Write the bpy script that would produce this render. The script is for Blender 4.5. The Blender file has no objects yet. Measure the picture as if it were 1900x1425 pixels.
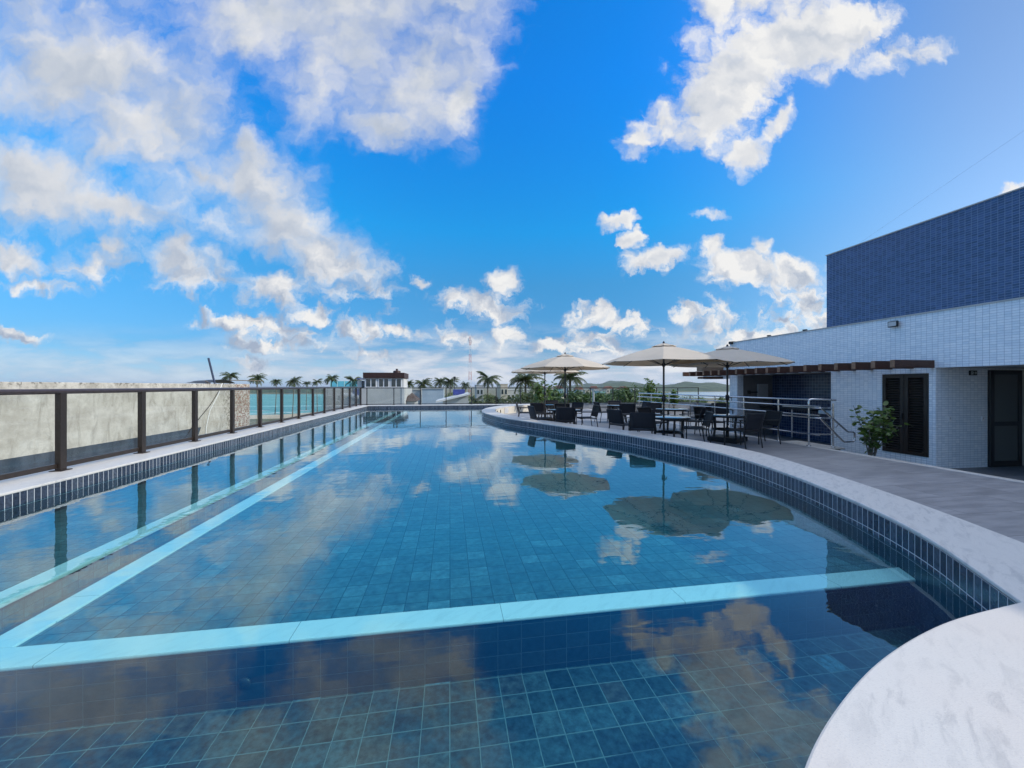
import bpy, bmesh, math, random
from mathutils import Vector, Matrix
R = math.radians
SC = bpy.context.scene
COL = SC.collection

# ------------------------------------------------------------------ camera
EYE = 1.15                       # above the pool coping (coping top is z = 0, deck z = -0.35)
YAW = R(9.15)
FW = Vector((math.sin(YAW), math.cos(YAW), 0)); RT = Vector((math.cos(YAW), -math.sin(YAW), 0))
FPX = 714.0
cam_d = bpy.data.cameras.new("camera"); cam = bpy.data.objects.new("camera", cam_d); COL.objects.link(cam)
cam.location = (0, 0, EYE); cam.rotation_euler = (R(90), 0, -YAW)
cam_d.sensor_width = 36; cam_d.lens = 36 * FPX / 1900
cam_d.shift_y = 3.5 / 1900
cam_d.clip_start = 0.05; cam_d.clip_end = 20000
SC.camera = cam
SC.render.resolution_x, SC.render.resolution_y = 1024, 768

# ------------------------------------------------------------------ view, cycles
SC.view_settings.view_transform = 'Standard'; SC.view_settings.look = 'None'
SC.view_settings.gamma = 1; SC.view_settings.use_curve_mapping = False
SC.view_settings.exposure = 0.8
SC.render.engine = 'CYCLES'
SC.cycles.use_denoising = True
SC.cycles.denoiser = 'OPENIMAGEDENOISE'
SC.cycles.max_bounces = 10; SC.cycles.transparent_max_bounces = 24
SC.cycles.transmission_bounces = 8; SC.cycles.glossy_bounces = 5; SC.cycles.diffuse_bounces = 3
SC.cycles.sample_clamp_indirect = 6

# ------------------------------------------------------------------ sun (low, from beyond the pool building)
SUN_DIR = Vector((1.0, -0.35, 0.606)).normalized()
sun_el = math.asin(SUN_DIR.z); sun_rot = math.atan2(SUN_DIR.x, SUN_DIR.y)
sd = bpy.data.lights.new("sun", 'SUN'); so = bpy.data.objects.new("sun", sd); COL.objects.link(so)
sd.energy = 2.0; sd.angle = R(0.5); sd.color = (1.0, 0.93, 0.82)
so.rotation_euler = SUN_DIR.to_track_quat('Z', 'Y').to_euler()
so.location = (30, -3, 20)

# ------------------------------------------------------------------ node helpers
class NT:
    def __init__(s, nt): s.nt = nt
    def n(s, t, **k):
        o = s.nt.nodes.new(t)
        for a, b in k.items(): setattr(o, a, b)
        return o
    def l(s, a, b): s.nt.links.new(a, b)
    def put(s, sock, v):
        if v is None: return
        if hasattr(v, 'is_output'): s.l(v, sock)
        else: sock.default_value = v
    def math(s, op, a, b=None, c=None, clamp=False):
        o = s.n('ShaderNodeMath', operation=op, use_clamp=clamp)
        s.put(o.inputs[0], a); s.put(o.inputs[1], b)
        if c is not None: s.put(o.inputs[2], c)
        return o.outputs[0]
    def vmath(s, op, a, b=None, scale=None):
        o = s.n('ShaderNodeVectorMath', operation=op)
        s.put(o.inputs[0], a); s.put(o.inputs[1], b)
        if scale is not None: s.put(o.inputs['Scale'], scale)
        return o.outputs['Value'] if op in ('DOT_PRODUCT', 'LENGTH', 'DISTANCE') else o.outputs[0]
    def mix(s, f, a, b, blend='MIX'):
        o = s.n('ShaderNodeMix', data_type='RGBA', blend_type=blend)
        s.put(o.inputs['Factor'], f); s.put(o.inputs['A'], a); s.put(o.inputs['B'], b)
        return o.outputs['Result']
    def ramp(s, f, stops, interp='LINEAR'):
        o = s.n('ShaderNodeValToRGB'); o.color_ramp.interpolation = interp
        e = o.color_ramp.elements
        while len(e) < len(stops): e.new(0.5)
        for i, (p, c) in enumerate(stops):
            e[i].position = p; e[i].color = c if len(c) == 4 else (*c, 1)
        s.put(o.inputs[0], f)
        return o.outputs[0]
    def sstep(s, v, lo, hi, a=0., b=1.):
        o = s.n('ShaderNodeMapRange', interpolation_type='SMOOTHSTEP')
        s.put(o.inputs[0], v); o.inputs[1].default_value = lo; o.inputs[2].default_value = hi
        o.inputs[3].default_value = a; o.inputs[4].default_value = b
        return o.outputs[0]
    def noise(s, vec, scale, detail=2, rough=.5, dim='3D', dist=0., lac=2.):
        o = s.n('ShaderNodeTexNoise', noise_dimensions=dim)
        s.put(o.inputs['Vector'], vec)
        o.inputs['Scale'].default_value = scale; o.inputs['Detail'].default_value = detail
        o.inputs['Roughness'].default_value = rough; o.inputs['Distortion'].default_value = dist
        o.inputs['Lacunarity'].default_value = lac
        return o.outputs[0]
    def comb(s, x, y, z=0.):
        o = s.n('ShaderNodeCombineXYZ'); s.put(o.inputs[0], x); s.put(o.inputs[1], y); s.put(o.inputs[2], z)
        return o.outputs[0]
    def sep(s, v):
        o = s.n('ShaderNodeSeparateXYZ'); s.l(v, o.inputs[0]); return o.outputs

# ------------------------------------------------------------------ sky: Nishita air with cumulus mapped on the directions of the sky
world = bpy.data.worlds.new("World"); SC.world = world; world.use_nodes = True
wt = world.node_tree; wt.nodes.clear(); W = NT(wt)
SKY_STRENGTH = 0.13; SKYGAIN = 1.9; OVERHEAD_FILL = 2.5
sky = W.n('ShaderNodeTexSky', sky_type='NISHITA')
sky.sun_disc = False; sky.sun_elevation = sun_el; sky.sun_rotation = sun_rot
sky.altitude = 0; sky.air_density = 1.0; sky.dust_density = 0.3; sky.ozone_density = 3.0
D = W.n('ShaderNodeTexCoord').outputs['Generated']
dv = W.vmath('DOT_PRODUCT', D, tuple(FW)); du = W.vmath('DOT_PRODUCT', D, tuple(RT))
zz = W.sep(D)[2]
den = W.math('MAXIMUM', W.math('ABSOLUTE', dv), 0.12)
u = W.math('DIVIDE', du, den); v = W.math('DIVIDE', W.math('MAXIMUM', zz, 0.0), den)
P0 = W.comb(u, v, 0)
w2 = W.n('ShaderNodeTexNoise', noise_dimensions='2D'); W.l(P0, w2.inputs['Vector']); w2.inputs['Scale'].default_value = 13.0; w2.inputs['Detail'].default_value = 6; w2.inputs['Roughness'].default_value = .62
P = W.vmath('ADD', P0, W.vmath('SCALE', W.vmath('SUBTRACT', w2.outputs['Color'], (.5, .5, .5)), None, scale=0.085))
# cloud masses: tangents of bearing and height, half sizes, tilt in degrees
CLOUDS = [
 (-1.16,.81,.46,.28,-16), (-1.30,.57,.37,.15,-22), (-.90,.68,.25,.20,-40), (-1.04,.47,.20,.05,-14), (-.80,.55,.10,.05,-30), (-1.6,.9,.5,.4,0),
 (-.62,.97,.32,.15,-6), (-.40,.86,.26,.22,-24), (-.24,.82,.19,.19,-20), (-.36,.68,.13,.06,-14), (-.13,.74,.06,.10,-14), (-.45,1.05,.5,.2,0),
 (-.69,.54,.09,.13,24), (-.61,.43,.19,.14,-30), (-.50,.34,.21,.09,-24), (-.69,.62,.05,.06,0),
 (-1.08,.32,.14,.055,0), (-1.04,.36,.05,.05,0), (-.85,.31,.15,.075,-12), (-.87,.37,.06,.05,0), (-.62,.255,.14,.06,-4), (-1.24,.255,.11,.03,-4), (-1.28,.32,.10,.05,-10),
 (-.72,.165,.11,.03,-6), (-.62,.15,.12,.045,-10), (-.42,.15,.08,.04,0), (-.52,.185,.06,.03,0), (-1.29,.13,.08,.022,-8), (-.3,.14,.04,.022,0), (-.62,.11,.14,.022,0), (-.68,.05,.07,.02,0), (-.35,.08,.08,.02,0),
 (.55,.77,.25,.115,28), (.76,.90,.26,.115,14), (.40,.69,.10,.08,40), (.70,.70,.035,.09,-36), (.61,.60,.06,.05,30), (.99,.86,.15,.045,10), (.33,.64,.05,.07,-20), (.66,1.04,.24,.14,16),
 (.27,.432,.055,.02,10), (.525,.452,.055,.032,-4), (.37,.33,.09,.032,12), (.315,.385,.03,.025,0),
 (.60,.31,.125,.055,-6), (.73,.29,.09,.045,-24), (.53,.36,.035,.035,0), (.65,.355,.035,.035,0), (.77,.19,.10,.075,24), (.50,.155,.11,.05,6), (.45,.185,.05,.04,0), (.26,.172,.11,.035,-6), (.22,.19,.05,.03,0), (.62,.13,.14,.05,0), (.95,.2,.3,.1,0),
 (-.11,.222,.10,.035,-4), (-.03,.20,.10,.035,0), (-.02,.275,.05,.035,20), (-.14,.13,.09,.03,0), (-.02,.13,.08,.025,0), (-.24,.265,.03,.018,0), (.10,.105,.18,.028,0), (.2,.125,.12,.022,0), (1.31,.51,.06,.025,30),
]
best = None
for (cu, cv, ru, rv, rot) in CLOUDS:
    mp = W.n('ShaderNodeMapping', vector_type='TEXTURE')
    W.l(P, mp.inputs[0]); mp.inputs[1].default_value = (cu, cv, 0); mp.inputs[2].default_value = (0, 0, R(rot))
    mp.inputs[3].default_value = (ru * 1.66, rv * 1.66, 1)
    g = W.n('ShaderNodeTexGradient', gradient_type='SPHERICAL'); W.l(mp.outputs[0], g.inputs[0])
    if best is None: best = g.outputs[1]
    else: best = W.math('SMOOTH_MAX', best, g.outputs[1], 0.05)
# turbulence, finer towards the horizon; the high masses are soft, the low ones crisp
warp = W.n('ShaderNodeTexNoise', noise_dimensions='2D'); W.l(P, warp.inputs['Vector']); warp.inputs['Scale'].default_value = 5.0; warp.inputs['Detail'].default_value = 5
wv = W.vmath('SCALE', W.vmath('SUBTRACT', warp.outputs['Color'], (.5, .5, .5)), None, scale=0.09)
Pn = W.vmath('ADD', P, wv)
Pl = W.vmath('ADD', Pn, (0.03, 0.022, 0))
kv = W.sstep(v, .10, .50)
def mixf(k, a, b):
    m = W.n('ShaderNodeMix', data_type='FLOAT'); W.put(m.inputs[0], k); W.put(m.inputs[2], a); W.put(m.inputs[3], b); return m.outputs[0]
def fbm(vec):
    a = W.noise(W.vmath('MULTIPLY', vec, (1, 1.2, 1)), 4.2, 11, .62, '2D')
    b = W.noise(W.vmath('MULTIPLY', vec, (1, 1.25, 1)), 14.0, 9, .63, '2D')
    return mixf(kv, b, a)
f0 = fbm(Pn)
def fbm_s(vec):
    a = W.noise(W.vmath('MULTIPLY', vec, (1, 1.2, 1)), 4.2, 3.5, .5, '2D')
    b = W.noise(W.vmath('MULTIPLY', vec, (1, 1.25, 1)), 15.0, 3.5, .5, '2D')
    return mixf(kv, b, a)
g0 = fbm_s(Pn); g1 = fbm_s(Pl)
soft = W.sstep(u, -.1, .25, 1., 0.)                     # the wide masses away from the sun are mistier
soft = W.math('MULTIPLY', soft, W.sstep(v, .15, .62, .25, 1.))
amp = W.math('MULTIPLY', W.sstep(best, 0.03, 0.30, 0.3, 1.0), mixf(soft, 2.1, 1.3))
dens = W.math('ADD', best, W.math('MULTIPLY', W.math('SUBTRACT', f0, 0.5), amp))
hi = mixf(soft, .84, 1.0); lo_ = mixf(soft, .31, .18)
t = W.math('DIVIDE', W.math('SUBTRACT', dens, lo_), W.math('SUBTRACT', hi, lo_), clamp=True)
alpha = W.math('MULTIPLY', W.math('MULTIPLY', t, t), W.math('SUBTRACT', 3., W.math('MULTIPLY', t, 2.)))
# wide thin layers low over the horizon
lowP = W.comb(W.math('MULTIPLY', u, 4.2), W.math('MULTIPLY', v, 19.0), 0)
low = W.noise(lowP, 1.35, 9, .60, '2D', .2)
lowm = W.math('MULTIPLY', W.sstep(v, .18, .045), W.sstep(low, .30, .56))
lowm = W.math('MULTIPLY', lowm, W.sstep(u, -1.0, .0, .45, 1.0))
# light and shade inside the clouds: the side towards the sun is whiter, deep parts greyer
lit = W.math('ADD', W.math('MULTIPLY', W.math('SUBTRACT', g0, g1), mixf(soft, 2.6, 1.5)), 0.70)
lit = W.math('ADD', lit, W.math('MULTIPLY', W.math('SUBTRACT', f0, g0), -.5))
thick = W.sstep(dens, .45, 1.2)
lit = W.math('SUBTRACT', lit, W.math('MULTIPLY', thick, mixf(soft, .12, .20)))
lit = W.math('ADD', lit, W.sstep(u, -.3, .6, -.06, .16), clamp=True)
ccol = W.ramp(lit, [(0.0, (.42, .50, .64)), (.42, (.60, .66, .76)), (.75, (.82, .84, .88)), (1.0, (.99, .985, .975))])
EXPO = 2 ** SC.view_settings.exposure
CK = 0.90 / (EXPO * SKY_STRENGTH)
fill_veil = W.math('MULTIPLY', W.sstep(zz, .73, .84), W.sstep(W.noise(D, 5., 6, .6), .35, .60, .5, .95))     # added unseen cloud overhead, broken and bright, to fill the shade
alpha = W.math('MAXIMUM', alpha, fill_veil)
# the added cloud overhead is boosted above the other masses as fill light
behind = W.sstep(zz, .72, .86, 1.0, OVERHEAD_FILL)
ccol = W.vmath('SCALE', ccol, None, scale=W.math('MULTIPLY', behind, CK))
tint = W.ramp(zz, [(0.0, (.105, .18, .31)), (.08, (.088, .178, .272)), (.25, (.085, .28, .37)), (.37, (.036, .385, .54)), (.62, (.023, .41, .75))])
tint = W.mix(W.sstep(W.math('DIVIDE', du, W.math('MAXIMUM', W.math('ABSOLUTE', dv), .45)), .25, 1.35, 0., .95), tint, (.36, .375, .39, 1))
tint = W.vmath('SCALE', tint, None, scale=SKYGAIN)
skyc = W.mix(1.0, sky.outputs[0], tint, 'MULTIPLY')
lcol = W.vmath('SCALE', W.ramp(low, [(.4, (.52, .62, .80)), (.7, (.90, .93, .97))]), None, scale=CK)
hz = W.vmath('SCALE', W.mix(W.sstep(u, -1.2, .2), (.60, .80, 1.0, 1), (.80, .90, 1.0, 1)), None, scale=CK)
skyc = W.mix(W.sstep(v, .12, .0, 0., .6), skyc, hz)
c1 = W.mix(lowm, skyc, lcol)
c2 = W.mix(alpha, c1, ccol)
bg = W.n('ShaderNodeBackground'); W.l(c2, bg.inputs[0]); bg.inputs[1].default_value = SKY_STRENGTH
wo = W.n('ShaderNodeOutputWorld'); W.l(bg.outputs[0], wo.inputs[0])
world.cycles.sampling_method = 'MANUAL'; world.cycles.sample_map_resolution = 1024

# ------------------------------------------------------------------ materials
MATS = {}
def new_mat(name):
    m = bpy.data.materials.new(name); m.use_nodes = True; nt = m.node_tree; nt.nodes.clear()
    T = NT(nt); out = T.n('ShaderNodeOutputMaterial')
    MATS[name] = m
    return m, T, out
def principled(T, out, col, rough=.5, metal=0., spec=.5, normal=None, coat=0.):
    b = T.n('ShaderNodeBsdfPrincipled')
    T.put(b.inputs['Base Color'], col if hasattr(col, 'is_output') else (*col[:3], 1)); T.put(b.inputs['Roughness'], rough)
    T.put(b.inputs['Metallic'], metal); T.put(b.inputs['Specular IOR Level'], spec)
    b.inputs['Coat Weight'].default_value = coat
    if normal is not None: T.l(normal, b.inputs['Normal'])
    T.l(b.outputs[0], out.inputs[0]); return b
def bump(T, h, dist=.01, strength=1.):
    o = T.n('ShaderNodeBump'); o.inputs['Strength'].default_value = strength; o.inputs['Distance'].default_value = dist
    T.l(h, o.inputs['Height']); return o.outputs[0]
def mottled(name, c1, c2, scale=3., rough=.6, metal=0., spec=.4, bmp=0., detail=5, coord='Object', stretch=(1, 1, 1)):
    m, T, out = new_mat(name)
    co = T.vmath('MULTIPLY', T.n('ShaderNodeTexCoord').outputs[coord], stretch)
    n = T.noise(co, scale, detail, .6)
    col = T.mix(T.sstep(n, .3, .7), (*c1, 1), (*c2, 1))
    nm = bump(T, n, bmp) if bmp else None
    principled(T, out, col, rough, metal, spec, nm); return m
def tile_mat(name, tw, th, stops, grout, gap, rough=.2, grough=.8, mott=.25, bmp=.002, spec=.5, offset=0., rv=0., mscale=20):
    m, T, out = new_mat(name)
    uv = T.n('ShaderNodeUVMap').outputs[0]
    s = T.sep(T.vmath('DIVIDE', uv, (tw, th, 1)))
    sx, sy = s[0], s[1]
    if offset: sx = T.math('ADD', sx, T.math('MULTIPLY', T.math('FLOOR', sy), offset))
    cell = T.comb(T.math('FLOOR', sx), T.math('FLOOR', sy), 0)
    wn = T.n('ShaderNodeTexWhiteNoise', noise_dimensions='2D'); T.l(cell, wn.inputs[0])
    col = T.ramp(wn.outputs[0], stops)
    # each tile has its own mottling
    p = T.vmath('ADD', uv, T.vmath('SCALE', wn.outputs[1], None, scale=37.))
    n = T.noise(p, mscale, 5, .62)
    col = T.mix(1.0, col, T.ramp(n, [(.25, (1 - mott,) * 3), (.75, (1 + mott * 1.4,) * 3)]), 'MULTIPLY')
    ex = T.math('ABSOLUTE', T.math('SUBTRACT', T.math('FRACT', sx), .5)); ey = T.math('ABSOLUTE', T.math('SUBTRACT', T.math('FRACT', sy), .5))
    gx = T.math('GREATER_THAN', ex, .5 - gap / (2 * tw)); gy = T.math('GREATER_THAN', ey, .5 - gap / (2 * th))
    g = T.math('MAXIMUM', gx, gy)
    col = T.mix(g, col, (*grout, 1))
    rr = T.math('ADD', T.math('MULTIPLY', g, grough - rough), T.math('ADD', T.math('MULTIPLY', T.math('SUBTRACT', n, .5), rv), rough))
    hx = T.sstep(ex, .5 - gap * 1.6 / (2 * tw), .5, 1., 0.); hy = T.sstep(ey, .5 - gap * 1.6 / (2 * th), .5, 1., 0.)
    h = T.math('ADD', T.math('MULTIPLY', T.math('MULTIPLY', hx, hy), 1.), T.math('MULTIPLY', n, .25))
    b = principled(T, out, col, rr, 0, spec, bump(T, h, bmp))
    return m

mottled('concrete', (.34, .33, .29), (.46, .44, .40), 1.5, .9, bmp=.01)
mottled('white_paint', (.50, .51, .51), (.62, .62, .61), .6, .8)
mottled('roof_white', (.60, .61, .62), (.72, .72, .72), .6, .8)
mottled('brown_metal', (.019, .0135, .011), (.028, .020, .016), 30, .38, .0, .5)
mottled('black_metal', (.012, .012, .014), (.02, .02, .022), 30, .42, .0, .5)
mottled('rail_cap', (.05, .035, .035), (.07, .05, .05), 20, .28, .3, .6)
mottled('steel', (.62, .62, .63), (.72, .72, .72), 40, .16, 1., stretch=(1, 1, 8))
mottled('sling', (.011, .012, .017), (.019, .021, .028), 260, .75, bmp=.001)
mottled('wood_dark', (.050, .020, .012), (.095, .040, .022), 9, .5, stretch=(1.2, 9, 9), bmp=.002)
mottled('wood_end', (.20, .11, .065), (.30, .18, .11), 18, .6)
mottled('timber_tan', (.20, .125, .075), (.28, .185, .115), 6, .65, stretch=(1, 1, 6))
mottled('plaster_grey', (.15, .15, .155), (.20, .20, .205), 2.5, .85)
mottled('soffit', (.42, .41, .39), (.50, .49, .47), 1.5, .85)
mottled('plastic_white', (.72, .73, .74), (.80, .80, .80), 8, .35)
mottled('plastic_grey', (.42, .43, .45), (.50, .50, .52), 8, .4)
mottled('rim_stone', (.47, .43, .36), (.58, .54, .46), 3, .75, bmp=.003)
mottled('foam_white', (.75, .78, .78), (.85, .86, .86), .5, .9)
mottled('sand', (.45, .38, .28), (.56, .48, .36), .2, .95)
mottled('ground', (.10, .11, .06), (.22, .19, .13), .04, .95, detail=9)
mottled('roof_red', (.22, .085, .05), (.32, .14, .085), 1.2, .85)
mottled('roof_brown', (.065, .045, .038), (.10, .07, .058), 1.0, .85)
mottled('wall_white', (.40, .41, .41), (.50, .50, .49), .5, .85)
mottled('wall_cream', (.52, .45, .34), (.62, .55, .43), .5, .85)
mottled('wall_blue_grey', (.34, .42, .50), (.42, .50, .57), .4, .8)
mottled('wall_teal', (.22, .42, .42), (.30, .50, .48), .4, .8)
mottled('tarp_blue', (.03, .045, .22), (.05, .07, .32), 2, .5)
mottled('cabin_brown', (.030, .012, .009), (.050, .022, .016), 4, .5)
mottled('red_paint', (.42, .055, .035), (.50, .08, .05), 2, .5)
mottled('mast_white', (.66, .66, .66), (.75, .75, .75), 2, .5)
mottled('bark', (.12, .095, .07), (.22, .18, .135), 6, .9, bmp=.02, stretch=(1, 1, 5))
mottled('stem_grey', (.17, .14, .11), (.25, .21, .17), 30, .85)
mottled('pale_grey', (.40, .41, .40), (.48, .48, .47), 2, .8)
mottled('far_forest', (.022, .045, .022), (.075, .105, .055), .035, .95, detail=10, bmp=3.)
mottled('cable_white', (.65, .65, .62), (.75, .75, .72), 9, .6)
mottled('cable_dark', (.02, .02, .02), (.03, .03, .03), 9, .6)
mottled('band_blue_grey', (.030, .040, .055), (.075, .09, .115), 2.5, .6, detail=7, stretch=(1, 1, .35))  # dark blue-grey of the band low on the rough wall
mottled('pole_blue', (.05, .07, .12), (.07, .09, .15), 9, .5)
mottled('sign_black', (.012, .014, .013), (.018, .02, .019), 9, .4)

def leaf_mat(name, a, b, gloss=.45, tr=.25, scale=1.6):
    m, T, out = new_mat(name)
    co = T.n('ShaderNodeTexCoord').outputs['Object']
    n = T.noise(co, scale, 4, .65); wn = T.n('ShaderNodeTexWhiteNoise', noise_dimensions='3D')
    T.l(T.vmath('SNAP', co, (.09, .09, .09)), wn.inputs[0])
    k = T.math('ADD', T.math('MULTIPLY', T.sstep(n, .3, .7), .6), T.math('MULTIPLY', wn.outputs[0], .4))
    col = T.mix(k, (*a, 1), (*b, 1))
    p = T.n('ShaderNodeBsdfPrincipled'); T.l(col, p.inputs['Base Color']); p.inputs['Roughness'].default_value = gloss
    t = T.n('ShaderNodeBsdfTranslucent'); T.l(T.mix(1., col, (1.4, 1.5, .6, 1), 'MULTIPLY'), t.inputs[0])
    mx = T.n('ShaderNodeMixShader'); mx.inputs[0].default_value = tr
    T.l(p.outputs[0], mx.inputs[1]); T.l(t.outputs[0], mx.inputs[2]); T.l(mx.outputs[0], out.inputs[0]); return m
leaf_mat('palm_leaf', (.028, .052, .016), (.085, .105, .035), .4, .25, .5)
leaf_mat('clusia_leaf', (.045, .095, .022), (.14, .21, .055), .3, .25, 6)
leaf_mat('tree_leaf', (.030, .070, .018), (.095, .15, .035), .5, .25, .35)
leaf_mat('tree_leaf_pale', (.07, .10, .03), (.17, .19, .07), .5, .25, .35)

# marble with soft grey veins
def marble(name, base, vein, wet=.3, joint=0.):
    m, T, out = new_mat(name)
    co = T.n('ShaderNodeTexCoord').outputs['Object']
    r = T.n('ShaderNodeMapping'); T.l(co, r.inputs[0]); r.inputs[2].default_value = (0, 0, R(-38))
    a = T.noise(T.vmath('MULTIPLY', r.outputs[0], (2.6, 9, 5)), 2.2, 9, .68, dist=.5)
    b = T.noise(r.outputs[0], 1.1, 5, .6)
    sp = T.noise(co, 160, 2, .5)
    k = T.math('MULTIPLY', T.sstep(a, .46, .66), T.sstep(b, .30, .56))
    col = T.mix(T.math('MULTIPLY', k, .5), (*base, 1), (*vein, 1))
    col = T.mix(T.sstep(sp, .56, .70, 0, .22), col, (*vein, 1))
    warm = T.noise(co, .8, 3, .5)
    col = T.mix(T.sstep(warm, .55, .75, 0, .18), col, (.62, .52, .45, 1))
    if joint:
        uvs = T.sep(T.n('ShaderNodeUVMap').outputs[0])
        jx = T.math('LESS_THAN', T.math('FRACT', T.math('DIVIDE', T.math('ADD', uvs[0], .92), joint)), .004 / joint); jy = T.math('LESS_THAN', T.math('FRACT', T.math('DIVIDE', T.math('ADD', uvs[1], -.63), joint)), .004 / joint)
        col = T.mix(T.math('MAXIMUM', jx, jy), col, tuple(c * .45 for c in vein) + (1,))
    h = T.math('ADD', T.math('MULTIPLY', sp, .6), T.math('MULTIPLY', a, .4))
    b_ = principled(T, out, col, T.math('ADD', T.math('MULTIPLY', sp, .35), wet), 0, .5, bump(T, h, .0015))
    return m
marble('marble', (.575, .56, .53), (.30, .305, .31), .25)
marble('marble_step', (.72, .73, .71), (.56, .58, .57), .4, 1.25)

# deck porcelain: big grey planks, faint joints
def deck_mat():
    m, T, out = new_mat('deck_porcelain')
    uv = T.n('ShaderNodeUVMap').outputs[0]
    s = T.sep(T.vmath('DIVIDE', uv, (1.2, .6, 1)))
    sx = T.math('ADD', s[0], T.math('MULTIPLY', T.math('FLOOR', s[1]), .5)); sy = s[1]
    wn = T.n('ShaderNodeTexWhiteNoise', noise_dimensions='2D'); T.l(T.comb(T.math('FLOOR', sx), T.math('FLOOR', sy), 0), wn.inputs[0])
    n = T.noise(T.vmath('MULTIPLY', T.vmath('ADD', uv, T.vmath('SCALE', wn.outputs[1], None, scale=9.)), (.8, 4, 1)), 2.2, 7, .62)
    col = T.mix(T.sstep(n, .28, .72), (.20, .205, .218, 1), (.305, .31, .325, 1))
    col = T.mix(1., col, T.ramp(wn.outputs[0], [(0, (.93,) * 3), (1, (1.06,) * 3)]), 'MULTIPLY')
    ex = T.math('ABSOLUTE', T.math('SUBTRACT', T.math('FRACT', sx), .5)); ey = T.math('ABSOLUTE', T.math('SUBTRACT', T.math('FRACT', sy), .5))
    g = T.math('MAXIMUM', T.math('GREATER_THAN', ex, .5 - .0030), T.math('GREATER_THAN', ey, .5 - .006))
    col = T.mix(T.math('MULTIPLY', g, .8), col, (.07, .07, .075, 1))
    principled(T, out, col, T.math('ADD', T.math('MULTIPLY', n, .25), .38), 0, .4, bump(T, n, .002))
deck_mat()

# pool tiles
SLATE = [(0., (.010, .024, .030)), (.25, (.026, .052, .060)), (.5, (.016, .036, .048)), (.72, (.036, .072, .082)), (.86, (.046, .046, .044)), (1., (.060, .14, .18))]
tile_mat('pool_floor_tile', .15, .15, SLATE, (.13, .18, .185), .006, .35, mott=.9, mscale=24)
tile_mat('shelf_tile', .15, .15, [(0., (.036, .090, .098)), (.3, (.046, .110, .118)), (.6, (.040, .097, .108)), (.85, (.056, .125, .133)), (1., (.075, .16, .175))], (.026, .060, .066), .006, .35, mott=.5, mscale=18)
tile_mat('pool_wall_tile', .15, .15, [(0, (.008, .015, .024)), (.5, (.013, .023, .033)), (1, (.020, .033, .043))], (.06, .08, .09), .004, .3, mott=.4, mscale=26)
tile_mat('riser_tile', .15, .092, [(0, (.008, .015, .024)), (.5, (.013, .023, .033)), (1, (.020, .033, .043))], (.055, .07, .085), .004, .3, mott=.4, mscale=26)
tile_mat('waterline_tile', .075, .16, [(0, (.016, .024, .042)), (.5, (.028, .038, .062)), (1, (.055, .068, .095))], (.50, .53, .56), .0065, .2, .6, mott=.5, mscale=34, rv=.1, spec=.45)
tile_mat('white_tile', .10, .05, [(0, (.72, .78, .83)), (.5, (.80, .85, .89)), (1, (.87, .90, .92))], (.40, .45, .52), .0058, .22, .8, mott=.05, spec=.5)
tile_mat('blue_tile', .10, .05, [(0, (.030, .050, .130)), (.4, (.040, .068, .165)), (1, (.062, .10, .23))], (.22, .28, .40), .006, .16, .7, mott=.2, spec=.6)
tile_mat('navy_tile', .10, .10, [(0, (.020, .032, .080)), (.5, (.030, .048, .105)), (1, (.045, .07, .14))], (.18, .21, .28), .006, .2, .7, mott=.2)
tile_mat('paver_tile', .60, .60, [(0, (.13, .135, .14)), (1, (.18, .185, .19))], (.10, .10, .10), .004, .6, mott=.15)
tile_mat('grey_tile', .60, .30, [(0, (.20, .205, .215)), (1, (.27, .275, .285))], (.15, .15, .16), .004, .5, mott=.15, mscale=6)

# water: fresnel mirror over a tinted refraction
def water_mat(name, tint, wave):
    m, T, out = new_mat(name)
    co = T.n('ShaderNodeTexCoord').outputs['Object']
    n1 = T.noise(T.vmath('MULTIPLY', co, (1, .7, 1)), 1.6, 2, .45, dist=.4)
    n2 = T.noise(T.vmath('MULTIPLY', co, (.55, 1.5, 1)), 5.5, 2, .5)
    h = T.math('ADD', T.math('MULTIPLY', n1, 1.), T.math('MULTIPLY', n2, .16))
    nm = bump(T, h, wave)
    lw = T.n('ShaderNodeLayerWeight'); lw.inputs[0].default_value = .5; T.l(nm, lw.inputs['Normal'])
    f = T.math('ADD', T.math('MULTIPLY', T.math('POWER', lw.outputs['Facing'], 3.6), .93), .07)
    tr = T.n('ShaderNodeBsdfTransparent'); tr.inputs[0].default_value = (*tint, 1)
    gl = T.n('ShaderNodeBsdfGlossy'); gl.inputs['Roughness'].default_value = 0.0; gl.inputs[0].default_value = (.84, .93, 1, 1); T.l(nm, gl.inputs['Normal'])
    mx = T.n('ShaderNodeMixShader'); T.l(f, mx.inputs[0]); T.l(tr.outputs[0], mx.inputs[1]); T.l(gl.outputs[0], mx.inputs[2])
    T.l(mx.outputs[0], out.inputs[0])
water_mat('pool_water', (.56, .90, .93), .0045)

def glass_mat(name, tint):
    m, T, out = new_mat(name)
    lw = T.n('ShaderNodeLayerWeight'); lw.inputs[0].default_value = .5
    f = T.math('ADD', T.math('MULTIPLY', T.math('POWER', lw.outputs['Facing'], 5.), .9), .035)
    tr = T.n('ShaderNodeBsdfTransparent'); tr.inputs[0].default_value = (*tint, 1)
    gl = T.n('ShaderNodeBsdfGlossy'); gl.inputs['Roughness'].default_value = 0.01
    mx = T.n('ShaderNodeMixShader'); T.l(f, mx.inputs[0]); T.l(tr.outputs[0], mx.inputs[1]); T.l(gl.outputs[0], mx.inputs[2]); T.l(mx.outputs[0], out.inputs[0])
glass_mat('clear_glass', (.95, .975, .97)); glass_mat('teal_glass', (.45, .82, .86))
def flat(name, col, rough=.5, metal=0., spec=.5, coat=0.):
    m, T, out = new_mat(name); principled(T, out, col, rough, metal, spec, None, coat)
flat('table_glass', (.035, .04, .045), .06, 0, .8, 1.)
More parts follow.
